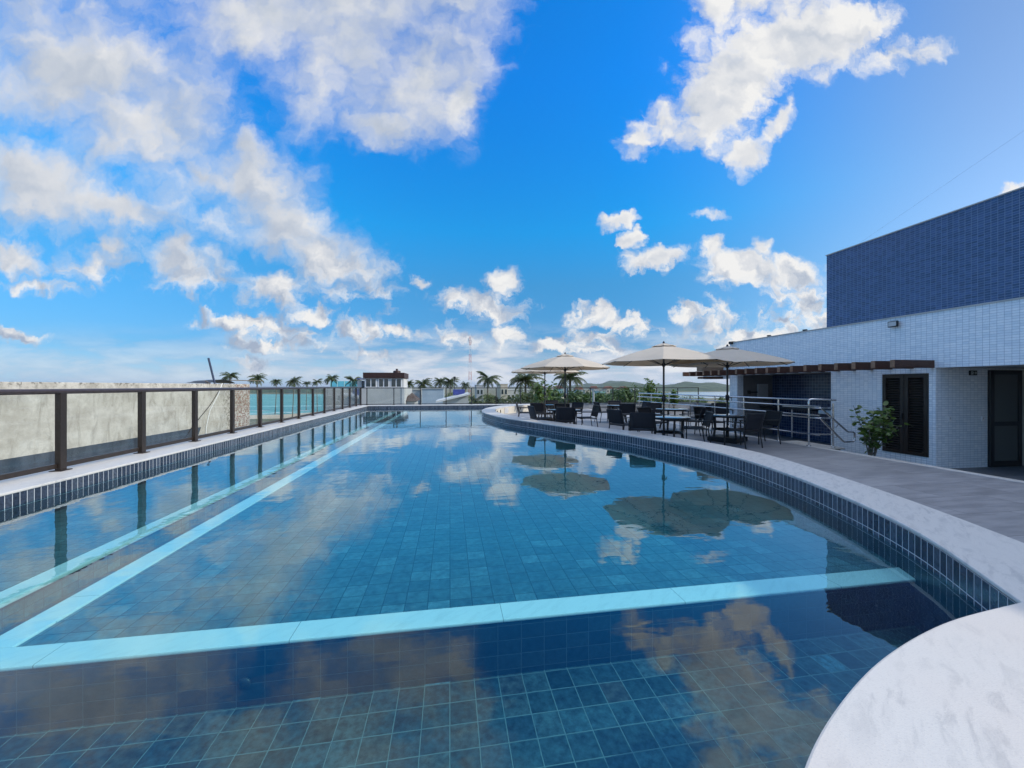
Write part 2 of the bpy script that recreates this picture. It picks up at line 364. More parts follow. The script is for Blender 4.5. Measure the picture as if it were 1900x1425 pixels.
flat('window_dark', (.02, .035, .04), .05, 0, .8)
flat('frosted_glass', (.09, .10, .10), .5, 0, .5)
flat('lamp_glass', (.5, .5, .5), .15)
flat('sign_light', (.55, .60, .58), .5)

def sea_mat():
    m, T, out = new_mat('sea_water')
    co = T.n('ShaderNodeTexCoord').outputs['Object']
    n = T.noise(T.vmath('MULTIPLY', co, (.02, .05, 1)), 1., 6, .6); w = T.noise(T.vmath('MULTIPLY', co, (.3, .9, 1)), 1., 4, .6)
    col = T.mix(T.sstep(n, .35, .65), (.05, .30, .31, 1), (.11, .42, .40, 1))
    principled(T, out, col, .35, 0, .35, bump(T, w, .25))
sea_mat()
def lagoon_mat():
    m, T, out = new_mat('lagoon_water')
    co = T.n('ShaderNodeTexCoord').outputs['Object']
    w = T.noise(T.vmath('MULTIPLY', co, (.3, .9, 1)), .6, 4, .6)
    principled(T, out, (.30, .36, .38), .22, 0, .5, bump(T, w, .12))
lagoon_mat()

def canvas_mat():
    m, T, out = new_mat('canvas')
    co = T.n('ShaderNodeTexCoord').outputs['Object']
    n = T.noise(co, 2.2, 5, .6); wv_ = T.noise(co, 300, 1, .5)
    col = T.mix(n, (.66, .60, .51, 1), (.76, .70, .61, 1))
    p = T.n('ShaderNodeBsdfDiffuse'); T.l(col, p.inputs[0]); T.l(bump(T, wv_, .001), p.inputs['Normal'])
    t = T.n('ShaderNodeBsdfTranslucent'); T.l(T.mix(1., col, (1., .9, .75, 1), 'MULTIPLY'), t.inputs[0])
    mx = T.n('ShaderNodeMixShader'); mx.inputs[0].default_value = .35
    T.l(p.outputs[0], mx.inputs[1]); T.l(t.outputs[0], mx.inputs[2]); T.l(mx.outputs[0], out.inputs[0])
canvas_mat()

# rough cement render, cracked along the top, bricks showing at the far end
def render_mat():
    m, T, out = new_mat('rough_render')
    co = T.n('ShaderNodeTexCoord').outputs['Object']
    sp = T.sep(co)
    uvp = T.comb(sp[1], sp[2], 0)
    n = T.noise(uvp, 1.3, 8, .65, '2D'); f = T.noise(uvp, 7., 8, .7, '2D'); st = T.noise(T.vmath('MULTIPLY', uvp, (1, .35, 1)), 3., 6, .65, '2D', .5)
    col = T.mix(T.sstep(n, .32, .68), (.45, .42, .36, 1), (.60, .57, .50, 1))
    col = T.mix(T.sstep(st, .46, .70, 0, .5), col, (.26, .24, .20, 1))
    dark = T.math('MULTIPLY', T.sstep(f, .50, .62), T.sstep(sp[2], 12.03, 12.25))
    col = T.mix(T.math('MULTIPLY', dark, .8), col, (.10, .09, .075, 1))
    col = T.mix(T.sstep(f, .735, .78, 0, .5), col, (.14, .125, .10, 1))
    # exposed bricks
    bt = T.n('ShaderNodeTexBrick'); T.l(uvp, bt.inputs[0]); bt.inputs['Color1'].default_value = (.36, .125, .065, 1); bt.inputs['Color2'].default_value = (.25, .085, .05, 1); bt.inputs['Mortar'].default_value = (.42, .39, .34, 1)
    bt.inputs['Scale'].default_value = 1.; bt.inputs['Brick Width'].default_value = .22; bt.inputs['Row Height'].default_value = .11; bt.inputs['Mortar Size'].default_value = .014
    yy = T.math('ADD', sp[1], T.math('MULTIPLY', T.math('SUBTRACT', n, .5), 2.6))
    k = T.math('MULTIPLY', T.sstep(yy, 19.6, 20.0), T.sstep(f, .45, .58, .0, .8))
    rim = T.math('MULTIPLY', T.sstep(yy, 18.6, 19.3), T.sstep(f, .45, .56))
    col = T.mix(T.math('MULTIPLY', rim, .7), col, (.13, .11, .09, 1))
    col = T.mix(k, col, bt.outputs[0])
    h = T.math('SUBTRACT', T.math('ADD', T.math('MULTIPLY', f, .5), n), T.math('MULTIPLY', k, .5))
    principled(T, out, col, .95, 0, .2, bump(T, h, .03))
render_mat()

# ------------------------------------------------------------------ mesh builder
class MB:
    def __init__(s): s.v = []; s.f = []; s.uv = {}; s.sm = []
    def add(s, vs, fs, uvs=None, smooth=False):
        o = len(s.v); s.v += [tuple(x) for x in vs]
        for i, f in enumerate(fs):
            if uvs: s.uv[len(s.f)] = uvs[i]
            s.f.append([a + o for a in f]); s.sm.append(smooth)
        return s
    def box(s, x0, x1, y0, y1, z0, z1, M=None):
        vs = [Vector((x, y, z)) for z in (z0, z1) for y in (y0, y1) for x in (x0, x1)]
        if M: vs = [M @ v for v in vs]
        return s.add(vs, [(0, 2, 3, 1), (4, 5, 7, 6), (0, 1, 5, 4), (1, 3, 7, 5), (3, 2, 6, 7), (2, 0, 4, 6)])
    def cbox(s, c, d, M=None):
        return s.box(c[0] - d[0] / 2, c[0] + d[0] / 2, c[1] - d[1] / 2, c[1] + d[1] / 2, c[2] - d[2] / 2, c[2] + d[2] / 2, M)
    def tube(s, pts, r, n=8, cap=True, sx=1., smooth=True):
        pts = [Vector(p) for p in pts]; N = len(pts)
        rs = r if isinstance(r, (list, tuple)) else [r] * N
        up = None; rings = []
        for i, p in enumerate(pts):
            t = (pts[min(i + 1, N - 1)] - pts[max(i - 1, 0)])
            t = t.normalized() if t.length > 1e-9 else Vector((0, 0, 1))
            if up is None:
                up = Vector((0, 0, 1)) if abs(t.z) < .9 else Vector((1, 0, 0))
            a = t.cross(up); a = a.normalized() if a.length > 1e-6 else t.orthogonal().normalized()
            b = a.cross(t).normalized(); up = b
            rings.append([p + (a * math.cos(2 * math.pi * k / n) * sx + b * math.sin(2 * math.pi * k / n)) * rs[i] for k in range(n)])
        vs = [q for rg in rings for q in rg]; fs = []
        for i in range(N - 1):
            for k in range(n):
                a0 = i * n + k; a1 = i * n + (k + 1) % n
                fs.append((a0, a1, a1 + n, a0 + n))
        s.add(vs, fs, smooth=smooth)
        if cap:
            s.add(rings[0], [tuple(range(n - 1, -1, -1))]); s.add(rings[-1], [tuple(range(n))])
        return s
    def lathe(s, prof, n=24, c=(0, 0, 0), smooth=True, a0=0.):
        vs = [(c[0] + r * math.cos(a0 + 2 * math.pi * k / n), c[1] + r * math.sin(a0 + 2 * math.pi * k / n), c[2] + z) for r, z in prof for k in range(n)]
        fs = []
        for i in range(len(prof) - 1):
            for k in range(n):
                a = i * n + k; b = i * n + (k + 1) % n
                fs.append((a, b, b + n, a + n))
        s.add(vs, fs, smooth=smooth)
        if prof[0][0] > 1e-6: s.add(vs[:n], [tuple(range(n - 1, -1, -1))])
        if prof[-1][0] > 1e-6: s.add(vs[-n:], [tuple(range(n))])
        return s
    def prism(s, poly, z0, z1, M=None):
        n = len(poly)
        lo = [Vector((x, y, z0)) for x, y in poly]; hi = [Vector((x, y, z1)) for x, y in poly]
        if M: lo = [M @ p for p in lo]; hi = [M @ p for p in hi]
        s.add(lo, [tuple(range(n - 1, -1, -1))]); s.add(hi, [tuple(range(n))])
        for i in range(n):
            j = (i + 1) % n
            s.add([lo[i], lo[j], hi[j], hi[i]], [(0, 1, 2, 3)])
        return s
    def ribbon(s, pts, z0, z1, flip=False, u0=0.):
        """vertical strip along a plan line, u = running length"""
        u_ = u0
        for (a, b) in zip(pts[:-1], pts[1:]):
            L = math.hypot(b[0] - a[0], b[1] - a[1])
            q = [(a[0], a[1], z0), (b[0], b[1], z0), (b[0], b[1], z1), (a[0], a[1], z1)]
            t = [(u_, z0 - z1), (u_ + L, z0 - z1), (u_ + L, 0.), (u_, 0.)]
            if flip: q.reverse(); t.reverse()
            s.add(q, [(0, 1, 2, 3)], [t]); u_ += L
        return s
    def build(s, name, mat, parent=None, bevel=0., world=True, weld=False, smooth_all=None):
        me = bpy.data.meshes.new(name)
        off = parent.matrix_basis.translation.copy() if (parent and world) else Vector((0, 0, 0))
        if parent and world and parent.parent: off = off + parent.parent.matrix_basis.translation
        me.from_pydata([tuple(Vector(p) - off) for p in s.v], [], s.f)
        uvl = me.uv_layers.new(name='UVMap')
        for pi, pl in enumerate(me.polygons):
            pl.use_smooth = s.sm[pi] if smooth_all is None else smooth_all
            cu = s.uv.get(pi)
            nrm = pl.normal
            for k, li in enumerate(pl.loop_indices):
                if cu: uvl.data[li].uv = cu[k]; continue
                p = me.vertices[me.loops[li].vertex_index].co + off
                if abs(nrm.z) > .7: uvl.data[li].uv = (p.x, p.y)
                elif abs(nrm.x) > abs(nrm.y): uvl.data[li].uv = (p.y, p.z)
                else: uvl.data[li].uv = (p.x, p.z)
        if weld:
            bm = bmesh.new(); bm.from_mesh(me); bmesh.ops.remove_doubles(bm, verts=bm.verts, dist=1e-5)
            bmesh.ops.recalc_face_normals(bm, faces=bm.faces); bm.to_mesh(me); bm.free()
        me.materials.append(MATS[mat])
        o = bpy.data.objects.new(name, me); COL.objects.link(o)
        if parent: o.parent = parent
        if bevel:
            b = o.modifiers.new('bevel', 'BEVEL'); b.width = bevel; b.segments = 2; b.limit_method = 'ANGLE'; b.angle_limit = R(40)
        return o

def tag(o, label=None, cat=None, group=None, kind=None):
    if label: o['label'] = label
    if cat: o['category'] = cat
    if group: o['group'] = group
    if kind: o['kind'] = kind
    return o
def thing(name, label, cat, loc=(0, 0, 0), rz=0., group=None):
    o = bpy.data.objects.new(name, None); COL.objects.link(o); o.location = loc; o.rotation_euler = (0, 0, rz)
    o.empty_display_size = .2
    return tag(o, label, cat, group)
def copy_tree(o, parent=None):
    c = o.copy(); COL.objects.link(c)
    if parent: c.parent = parent
    for ch in list(o.children): copy_tree(ch, c)
    return c
def spot(px, d, z=0.):
    """plan position of a bearing (given in reference pixels) at a depth"""
    lat = (px - 950) / FPX * d
    p = FW * d + RT * lat
    return Vector((p.x, p.y, z))
def x_on(px, Y):
    r = (px - 950) / FPX; d = Y / (FW.y + RT.y * r); return d * (FW.x + RT.x * r)
def z_on(px, py, Y):
    r = (px - 950) / FPX; d = Y / (FW.y + RT.y * r); return EYE - (py - 716) * d / FPX

# ------------------------------------------------------------------ plan of the pool
WZ = -.17; DZ = -.35; SHELF = WZ - .15; DEEP = WZ - .51; RIMZ = .05
LX = -4.74; FYD = 23.45; NY = -1.7
def catmull(P_, k=6):
    out = []
    for i in range(len(P_) - 1):
        p0 = Vector(P_[max(i - 1, 0)]); p1 = Vector(P_[i]); p2 = Vector(P_[i + 1]); p3 = Vector(P_[min(i + 2, len(P_) - 1)])
        for j in range(k):
            t = j / k
            q = .5 * ((2 * p1) + (-p0 + p2) * t + (2 * p0 - 5 * p1 + 4 * p2 - p3) * t * t + (-p0 + 3 * p1 - 3 * p2 + p3) * t ** 3)
            out.append((q.x, q.y))
    out.append(tuple(P_[-1])); return out
lobe = catmull([(.40, NY), (.40, -.6), (.43, 0.), (.54, .45), (.74, .74), (1.0, .957), (1.36, 1.15), (1.79, 1.32), (2.31, 1.455), (2.88, 1.525)], 8)
right = catmull([(2.88, 1.525), (3.36, 2.18), (3.64, 2.68), (3.90, 3.30), (4.17, 4.15), (4.36, 5.15), (4.40, 6.2), (4.22, 7.1), (3.89, 8.32), (3.60, 9.0), (3.18, 9.88), (2.66, 11.1),
                 (1.83, 13.26), (1.45, 15.2), (1.36, 16.4), (1.45, 17.6), (1.75, 19.0), (2.3, 20.4), (3.1, 21.7), (4.1, 22.7), (5.2, FYD)], 7)
inner = lobe + right[1:]
outer_c = catmull([(1.75, NY), (1.85, -.6), (2.15, .1), (2.75, .6), (3.35, 1.0), (3.72, 1.6), (3.98, 2.1), (4.43, 3.19), (4.82, 4.5), (5.04, 5.6), (5.0, 6.6), (4.80, 7.5), (4.46, 8.6), (3.8, 10.0), (3.28, 11.25),
                   (2.42, 13.5), (2.06, 15.3), (1.97, 16.4), (2.04, 17.5), (2.32, 18.8), (2.85, 20.05), (3.6, 21.2), (4.5, 22.1), (5.5, 22.85)], 7)

# ------------------------------------------------------------------ pool
pool = thing('swimming_pool', 'large curved rooftop swimming pool with dark slate tiles and white marble coping', 'swimming pool', (0, 8, DEEP))
# basin walls: waterline band above, 15 cm tiles below (overlaps nothing: split at z = WZ)
inner_wall = inner
full = [(LX, NY)] + inner + [(LX, FYD), (LX, NY)]
mb = MB(); mb.ribbon(inner, WZ + .02 - .03, RIMZ - .03, flip=True); mb.build('waterline_tiles', 'waterline_tile', pool)
mb = MB(); mb.ribbon([(5.2, FYD), (LX, FYD), (LX, NY), (.40, NY)], WZ - .02, -.03, flip=True); mb.build('waterline_tiles', 'waterline_tile', pool)
mb = MB(); mb.ribbon(inner, DEEP, WZ - .01, flip=True); mb.ribbon([(5.2, FYD), (LX, FYD), (LX, NY), (.40, NY)], DEEP, WZ - .02, flip=True); mb.build('basin_wall', 'pool_wall_tile', pool)
mb = MB(); mb.add([(-4.8, NY - .1, DEEP), (5.3, NY - .1, DEEP), (5.3, FYD + .05, DEEP), (-4.8, FYD + .05, DEEP)], [(0, 1, 2, 3)]); mb.build('basin_floor', 'pool_floor_tile', pool)
SY0 = 2.40; BX = -2.62
# shallow shelf: floor, riser, marble edge
def rim_x(y):
    """where the curved side lies at a given distance"""
    for (x0_, y0_), (x1_, y1_) in zip(right[:-1], right[1:]):
        if y0_ <= y <= y1_: return x0_ + (x1_ - x0_) * (y - y0_) / (y1_ - y0_)
    return right[-1][0]
ye = SY0 + .188
fl_pts = [(BX + .19, FYD - .002), (BX + .19, ye + .002), (rim_x(ye) + .006, ye + .002)] + [(x + .006, y) for x, y in right if ye + .03 < y < FYD - .01] + [(right[-1][0], FYD - .002)]
mb = MB(); mb.prism(fl_pts, SHELF - .10, SHELF - .012); mb.build('shelf_floor', 'shelf_tile', pool, weld=True)
mb = MB(); mb.box(BX + .012, rim_x(SY0) + .004, SY0 + .012, SY0 + .187, DEEP + .002, SHELF - .023); mb.box(BX + .012, BX + .187, SY0 + .1871, FYD - .002, DEEP + .002, SHELF - .023); mb.build('shelf_riser', 'riser_tile', pool)
mb = MB(); mb.prism([(BX, SY0), (rim_x(SY0) + .006, SY0), (rim_x(ye) + .006, ye), (BX, ye)], SHELF - .022, SHELF); mb.build('shelf_edge', 'marble_step', pool, bevel=.008, weld=True)
mb = MB(); mb.box(BX, BX + .188, SY0 + .190, FYD - .002, SHELF - .022, SHELF); mb.build('shelf_edge', 'marble_step', pool, bevel=.008)
# bench along the straight side
mb = MB(); mb.box(LX + .002, -3.31, NY + 3.0, FYD - .002, DEEP + .002, SHELF - .06); mb.build('bench', 'shelf_tile', pool)
mb = MB(); mb.box(-3.306, -3.12, NY + 3.0, FYD - .002, SHELF - .10, SHELF - .06); mb.build('bench_edge', 'marble_step', pool, bevel=.012)
# return jet on the riser
jet = MB(); jet.lathe([(.001, 0), (.028, .0), (.034, .012), (.034, .02), (.001, .02)], 16)
jo = jet.build('return_jet', 'black_metal', pool, world=False); jo.location = Vector((-1.153, SY0 + .011, -.54)) - pool.location; jo.rotation_euler = (R(90), 0, 0)
# coping
mb = MB(); n_i = len(inner); ring = inner + outer_c[::-1]
mb.prism(ring, RIMZ - .03, RIMZ); mb.build('rim_coping', 'marble', pool, bevel=.008, weld=True)
mb = MB(); mb.box(-5.46, LX + .012, NY - .2, FYD, -.03, 0); mb.build('side_coping', 'marble', pool, bevel=.006)
mb = MB(); mb.box(-5.46, 5.6, FYD - .012 + .014, 24.35, -.03, -.002); mb.build('far_coping', 'marble', pool, bevel=.006)
# outside of the rim towards the deck
inset = [(x, y) for x, y in outer_c]
mb = MB(); mb.ribbon(inset, DZ - .05, RIMZ - .03); mb.build('rim_wall', 'rim_stone', pool)
g = MB()
for (px, d, w, h, zc) in ((948, 21.2, .34, .26, -.17),):
    pass
# access panel and overflow slots set in the sunlit back of the rim
def on_outer(yt):
    b = min(range(len(outer_c) - 1), key=lambda i: abs(outer_c[i][1] - yt))
    a_, c_ = Vector(outer_c[b]), Vector(outer_c[b + 1]); t = (c_ - a_).normalized(); nn = Vector((t.y, -t.x))
    return a_, math.atan2(t.y, t.x), nn
for nm, yt, w, z0, z1, mt in (('access_panel', 20.2, .5, -.31, -.02, 'plastic_grey'), ('overflow_slot', 18.6, .08, -.20, -.06, 'sign_black'), ('overflow_slot', 19.3, .08, -.20, -.06, 'sign_black'), ('overflow_slot', 21.6, .08, -.20, -.06, 'sign_black')):
    a_, ang, nn = on_outer(yt)
    M = Matrix.Translation((a_.x + nn.x * .012, a_.y + nn.y * .012, 0)) @ Matrix.Rotation(ang, 4, 'Z')
    MB().box(-w / 2, w / 2, -.014, .014, z0, z1, M).build(nm, mt, pool)
# water sheet
mb = MB(); mb.add([(x, y, WZ) for x, y in [(LX - .004, NY)] + inner + [(LX - .004, FYD)]], [tuple(range(len(inner) + 2))])
wat = mb.build('pool_water', 'pool_water', smooth_all=True); tag(wat, 'calm clear turquoise water filling the pool', 'water', kind='structure')

# ------------------------------------------------------------------ decks
mb = MB(); pts = [(x - .01, y) for x, y in outer_c] + [(5.5, 24.2), (8.75, 24.2), (8.75, NY - 2), (1.75, NY - 2)]
mb.add([(x, y, DZ) for x, y in pts], [tuple(range(len(pts) - 1, -1, -1))], None); o = mb.build('pool_deck', 'deck_porcelain', weld=True)
tag(o, 'grey porcelain terrace floor between pool and building', 'deck', kind='structure')
for p_ in o.data.polygons:
    if p_.normal.z < 0: p_.flip()
mb = MB(); mb.box(8.75, 8.92, NY - 2, 24.2, -.66, DZ + .006); o = mb.build('deck_kerb', 'marble', bevel=.005); tag(o, 'white marble strip along the edge of the grey deck', 'kerb', kind='structure')
mb = MB(); mb.box(8.92, 17.0, NY - 2, 24.2, -.75, -.65); o = mb.build('lower_walkway', 'paver_tile'); tag(o, 'lower dark paved walkway in front of the white tiled building', 'walkway', kind='structure')

# the block under the terrace
blk = thing('apartment_block', 'storeys of the apartment block carrying the rooftop pool terrace', 'building', (5, 10, -11))
MB().box(-5.43, 17.0, NY - 2.3, 24.33, -11, DEEP - .06).build('wall', 'white_paint', blk)
MB().box(-5.44, LX - .06, NY - 2.3, 24.33, DEEP - .058, -.032).build('parapet', 'white_paint', blk)
MB().box(LX - .058, 5.6, FYD + .03, 24.34, DEEP - .058, -.034).build('parapet', 'white_paint', blk)
MB().box(5.605, 17.0, 24.17, 24.34, DEEP - .058, -.034).build('parapet', 'grey_tile', blk)
MB().box(5.61, 17.0, 24.15, 24.33, -.033, -.003).build('parapet_cap', 'grey_tile', blk)
MB().box(16.85, 17.0, NY - 2, 24.1, -.65, -.005).build('parapet_cap', 'grey_tile', blk)

# ------------------------------------------------------------------ glass railing along the straight side
RX = -5.22
rail = thing('glass_railing', 'brown metal and glass railing along the straight side of the pool', 'railing', (RX, 12, 0))
py = [6.137 + 1.39 * (i - 5) for i in range(5 + 13)] + [23.93]
for y in py:
    m = MB(); m.cbox((RX, y, .535), (.07, .088, 1.05)); m.cbox((RX, y, .006), (.15, .16, .012)); m.build('post', 'brown_metal', rail, bevel=.004)
for a, b in zip(py[:-1], py[1:]):
    MB().box(RX - .036, RX - .028, a + .052, b - .052, .10, 1.035).build('glass_pane', 'clear_glass', rail)
    MB().box(RX - .055, RX - .005, a + .045, b - .045, .035, .10).build('bottom_rail', 'brown_metal', rail, bevel=.004)
m = MB(); m.tube([(RX, py[0] - .3, 1.075), (RX, 24.0, 1.075)], .036, 14, sx=1.25); m.build('handrail', 'rail_cap', rail)

# far railing
FRY = 24.12
fr = thing('glass_railing', 'thin black framed glass railing across the far end of the terrace', 'railing', (5, FRY, 0))
fx = [-4.91 + 1.557 * i for i in range(14)] + [16.88]
for i, x in enumerate(fx):
    m = MB(); m.cbox((x, FRY, .5), (.05, .05, 1.0)); m.cbox((x, FRY, .005), (.12, .12, .01)); m.build('post', 'black_metal', fr)
for a, b in zip(fx[:-1], fx[1:]):
    MB().box(a + .03, b - .03, FRY - .004, FRY + .004, .07, .99).build('glass_pane', 'clear_glass', fr)
MB().box(fx[0] - .30, fx[-1] + .03, FRY - .03, FRY + .03, 1.0, 1.045).build('handrail', 'black_metal', fr)
MB().box(fx[0] - .30, fx[-1], FRY - .02, FRY + .02, .025, .065).build('bottom_rail', 'black_metal', fr)

# ------------------------------------------------------------------ the white and blue tiled building
BXW = 10.34
bd = thing('pool_building', 'low white tiled building with a blue tiled upper storey beside the pool', 'building', (13, 5, -.65))
BT = 2.745; SOF = 1.54
# main front wall pieces
def bw(*a, name='wall', mat='white_tile', **k): return MB().box(*a).build(name, mat, bd, **k)
bw(BXW, BXW + .25, -9, 12.93, SOF, BT, name='fascia')                                     # upper band, whole length
bw(BXW, BXW + .25, 12.55, 12.93, -.65, SOF - .001)                                      # pier at the end
bw(BXW, BXW + .25, 7.78, 9.05, -.65, SOF - .001)                                        # wall left of the louvred door
bw(BXW, BXW + .25, 6.74, 6.86, -.65, SOF - .001)
bw(BXW + .001, BXW + .25, 6.86, 7.78, -.65, -.42, name='door_sill'); bw(BXW + .001, BXW + .25, 6.86, 7.78, 1.43, SOF - .002, name='door_lintel')
bw(BXW + .25, 16.6, 6.75, 6.98, -.65, SOF - .002, name='porch_wall', mat='white_tile')
bw(BXW + .26, 16.8, -9, 12.92, SOF + .01, SOF + .06, name='soffit', mat='soffit')
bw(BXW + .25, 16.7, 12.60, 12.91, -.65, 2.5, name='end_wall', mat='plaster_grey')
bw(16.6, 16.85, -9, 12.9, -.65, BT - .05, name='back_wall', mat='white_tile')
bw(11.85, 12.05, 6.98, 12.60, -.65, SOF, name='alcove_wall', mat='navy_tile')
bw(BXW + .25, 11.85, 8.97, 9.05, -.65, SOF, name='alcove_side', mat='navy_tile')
bw(BXW + .25, 16.6, -9, 12.6, BT - .35, BT - .2, name='roof', mat='roof_white')
bw(BXW - .02, BXW + .27, -9, 12.95, BT, BT + .03, name='parapet_cap', mat='pale_grey')
# blue tower
bw(10.9, 16.5, -9, 9.67, BT - .19, 4.96, name='blue_storey', mat='blue_tile')
bw(10.88, 16.52, -9.02, 9.69, 4.96, 4.985, name='roof_cap', mat='pale_grey')
# grey end canopy
bw(9.45, BXW - .01, 13.25, 13.6, 1.72, 2.05, name='canopy_box', mat='timber_tan')
bw(9.47, BXW - .01, 13.27, 13.58, 1.42, 1.50, name='canopy_base', mat='wood_dark')
bw(BXW, BXW + .25, 12.96, 14.45, 1.42, 2.05, name='canopy_wall', mat='white_tile')
# joists
jy = [6.80, 7.18] + [7.6 + .415 * i for i in range(17)]
for y in jy:
    m = MB().box(9.30, BXW - .003, y - .045, y + .045, SOF + .0, SOF + .165).build('joist', 'wood_dark', bd, bevel=.004)
    MB().box(9.294, 9.2995, y - .043, y + .043, SOF + .002, SOF + .163).build('joist_end', 'wood_end', m)
# louvred cabinet doors
def louvred(y0, y1):
    lo = MB(); x0, x1 = BXW - .015, BXW + .045; z0, z1 = -.415, 1.425
    lo.box(x0, x1, y0, y0 + .075, z0, z1); lo.box(x0, x1, y1 - .075, y1, z0, z1); lo.box(x0, x1, y0 + .075, y1 - .075, z0, z0 + .08); lo.box(x0, x1, y0 + .075, y1 - .075, z1 - .09, z1)
    d_ = lo.build('louvred_door', 'brown_metal', bd, bevel=.003)
    sl = MB(); k = 30
    for i in range(k):
        z = z0 + .10 + (z1 - z0 - .21) * i / (k - 1)
        M = Matrix.Translation((BXW + .02, 0, z)) @ Matrix.Rotation(R(35), 4, 'Y')
        sl.box(-.028, .028, y0 + .07, y1 - .07, -.004, .004, M)
    sl.build('slats', 'brown_metal', d_)
    return d_
d1 = louvred(6.87, 7.315); d2 = louvred(7.325, 7.77)
MB().cbox((BXW - .03, 7.35, .45), (.03, .02, .14)).build('handle', 'black_metal', d2)
MB().box(BXW + .06, BXW + .09, 6.86, 7.78, -.42, 1.43).build('door_backing', 'sign_black', bd)
# porch door, in the wall that faces the viewer
Yp = 6.75
xa, xb = x_on(1832, Yp), x_on(1891, Yp)
fdoor = MB(); zt = 1.50
for bx_ in ((xa, xa + .12), (xb - .10, xb)): fdoor.box(bx_[0], bx_[1], Yp - .05, Yp - .002, -.645, zt)
fdoor.box(xa + .12, xb - .10, Yp - .05, Yp - .002, zt - .10, zt); fdoor.box(xa + .12, xb - .10, Yp - .05, Yp - .002, -.645, -.52); fdoor.box(xa + .12, xb - .10, Yp - .05, Yp - .002, .26, .36)
pd = fdoor.build('porch_door', 'black_metal', bd, bevel=.004)
MB().box(xa + .12, xb - .10, Yp - .03, Yp - .01, -.52, .26).build('pane', 'frosted_glass', pd); MB().box(xa + .12, xb - .10, Yp - .03, Yp - .01, .36, zt - .10).build('pane', 'frosted_glass', pd)
MB().box(xb + .06, 16.5, Yp - .04, Yp - .003, -.64, 1.5).build('side_panel', 'soffit', bd)
# electric panel and bracket in the alcove
MB().box(11.2, 11.62, 12.55, 12.597, .72, 1.22).build('panel_box', 'plastic_grey', bd, bevel=.004)
m = MB(); m.cbox((10.95, 12.5, .92), (.34, .05, .05)); m.cbox((10.80, 12.52, .92), (.05, .1, .12)); m.build('bracket', 'black_metal', bd)

# floodlight on the white fascia
def xf(px): r = (px - 950) / FPX; d = BXW / (FW.x + RT.x * r); return d * (FW.y + RT.y * r), d
yq, dq = xf(1662)
fl = thing('floodlight', 'small black floodlight fixed to the top of the white tiled fascia', 'floodlight', (BXW, yq, 2.6))
MB().cbox((BXW - .075, yq, 2.60), (.05, .20, .14)).build('housing', 'black_metal', fl, bevel=.008)
MB().cbox((BXW - .103, yq, 2.60), (.006, .16, .10)).build('lens', 'lamp_glass', fl)
MB().cbox((BXW - .025, yq, 2.60), (.05, .05, .05)).build('bracket', 'black_metal', fl)
sl_ = thing('spotlight', 'small black spotlight at the far corner of the white roof edge', 'spotlight', (BXW, 12.80, BT + .03))
MB().cbox((BXW - .06, 12.80, BT + .0), (.10, .12, .10)).build('housing', 'black_metal', sl_, bevel=.01)
MB().cbox((BXW + .05, 12.80, BT + .045), (.14, .05, .03)).build('bracket', 'black_metal', sl_)
for (px, lab) in ((1422, 'tiny dark roof cap on the white parapet above the pergola'), (1488, 'tiny dark roof cap on the white parapet nearer the blue storey')):
    y_, d_ = xf(px); t = thing('roof_vent', lab, 'vent', (BXW + .1, y_, BT + .03), 0, 'roof caps on the white parapet')
    MB().lathe([(.05, 0), (.05, .03), (.07, .03), (.06, .055), (.001, .06)], 12, (BXW + .1, y_, BT + .03)).build('cap', 'black_metal', t)
# exit sign
xs, zs = x_on(1804, Yp), z_on(1804, 692, Yp)
es = thing('exit_sign', 'black emergency exit sign with running figure and arrow under the soffit', 'sign', (xs, Yp, zs))
MB().cbox((xs, Yp - .012, zs), (.20, .02, .105)).build('plate', 'sign_black', es)
m = MB(); yy = Yp - .0245
def q(cx, cz, w, h, a=0):
    M = Matrix.Translation((xs + cx, yy, zs + cz)) @ Matrix.Rotation(R(a), 4, 'Y'); m.cbox((0, 0, 0), (w, .003, h), M)
q(-.062, .0, .010, .075); q(-.045, .033, .03, .009); q(-.045, -.033, .03, .009); q(-.022, .03, .012, .012); q(-.026, .006, .013, .034, 18); q(-.036, -.016, .01, .028, 40); q(-.016, -.018, .009, .03, -30); q(-.010, .008, .026, .008, 20)
q(.045, 0, .05, .012); q(.064, .013, .036, .011, 45); q(.064, -.013, .036, .011, -45)
m.build('pictogram', 'sign_light', es)
for px, lab in ((1762, 'white light switch on the grey porch wall, midway below the exit sign'), (1823, 'white light switch right beside the black porch door frame')):
    x_ = x_on(px, Yp); z_ = z_on(px, 777, Yp); t = thing('light_switch', lab, 'switch', (x_, Yp, z_), 0, 'light switches on the porch wall')
    MB().cbox((x_, Yp - .006, z_), (.068, .012, .11)).build('plate', 'plastic_white', t, bevel=.003); MB().cbox((x_, Yp - .0145, z_ + .01), (.022, .005, .045)).build('rocker', 'plastic_grey', t)
# sink in the alcove
sk = thing('wall_sink', 'small white wall sink with bent grey waste pipe on navy tiles', 'sink', (11.5, 9.85, .35))
sx_, sy_ = 11.62, 10.05
m = MB(); m.box(11.35, 11.85, sy_ - .3, sy_ + .3, .28, .40); m.build('basin', 'plastic_white', sk, bevel=.02)
MB().tube([(sx_, sy_, .28), (sx_, sy_, .12), (sx_, sy_ + .05, .02), (sx_, sy_ + .12, .04), (sx_, sy_ + .10, .10), (sx_, sy_ - .02, .10), (sx_, sy_ - .14, .02), (sx_, sy_ - .15, -.1), (sx_, sy_ - .15, -.60)], .025, 8).build('waste_pipe', 'plastic_grey', sk)
MB().tube([(11.84, sy_, .62), (11.70, sy_, .64), (11.66, sy_, .58)], .014, 8).build('tap', 'steel', sk)
ct = thing('counter', 'dark stone counter shelf along the navy tiled alcove', 'counter', (11.5, 11.2, .3))
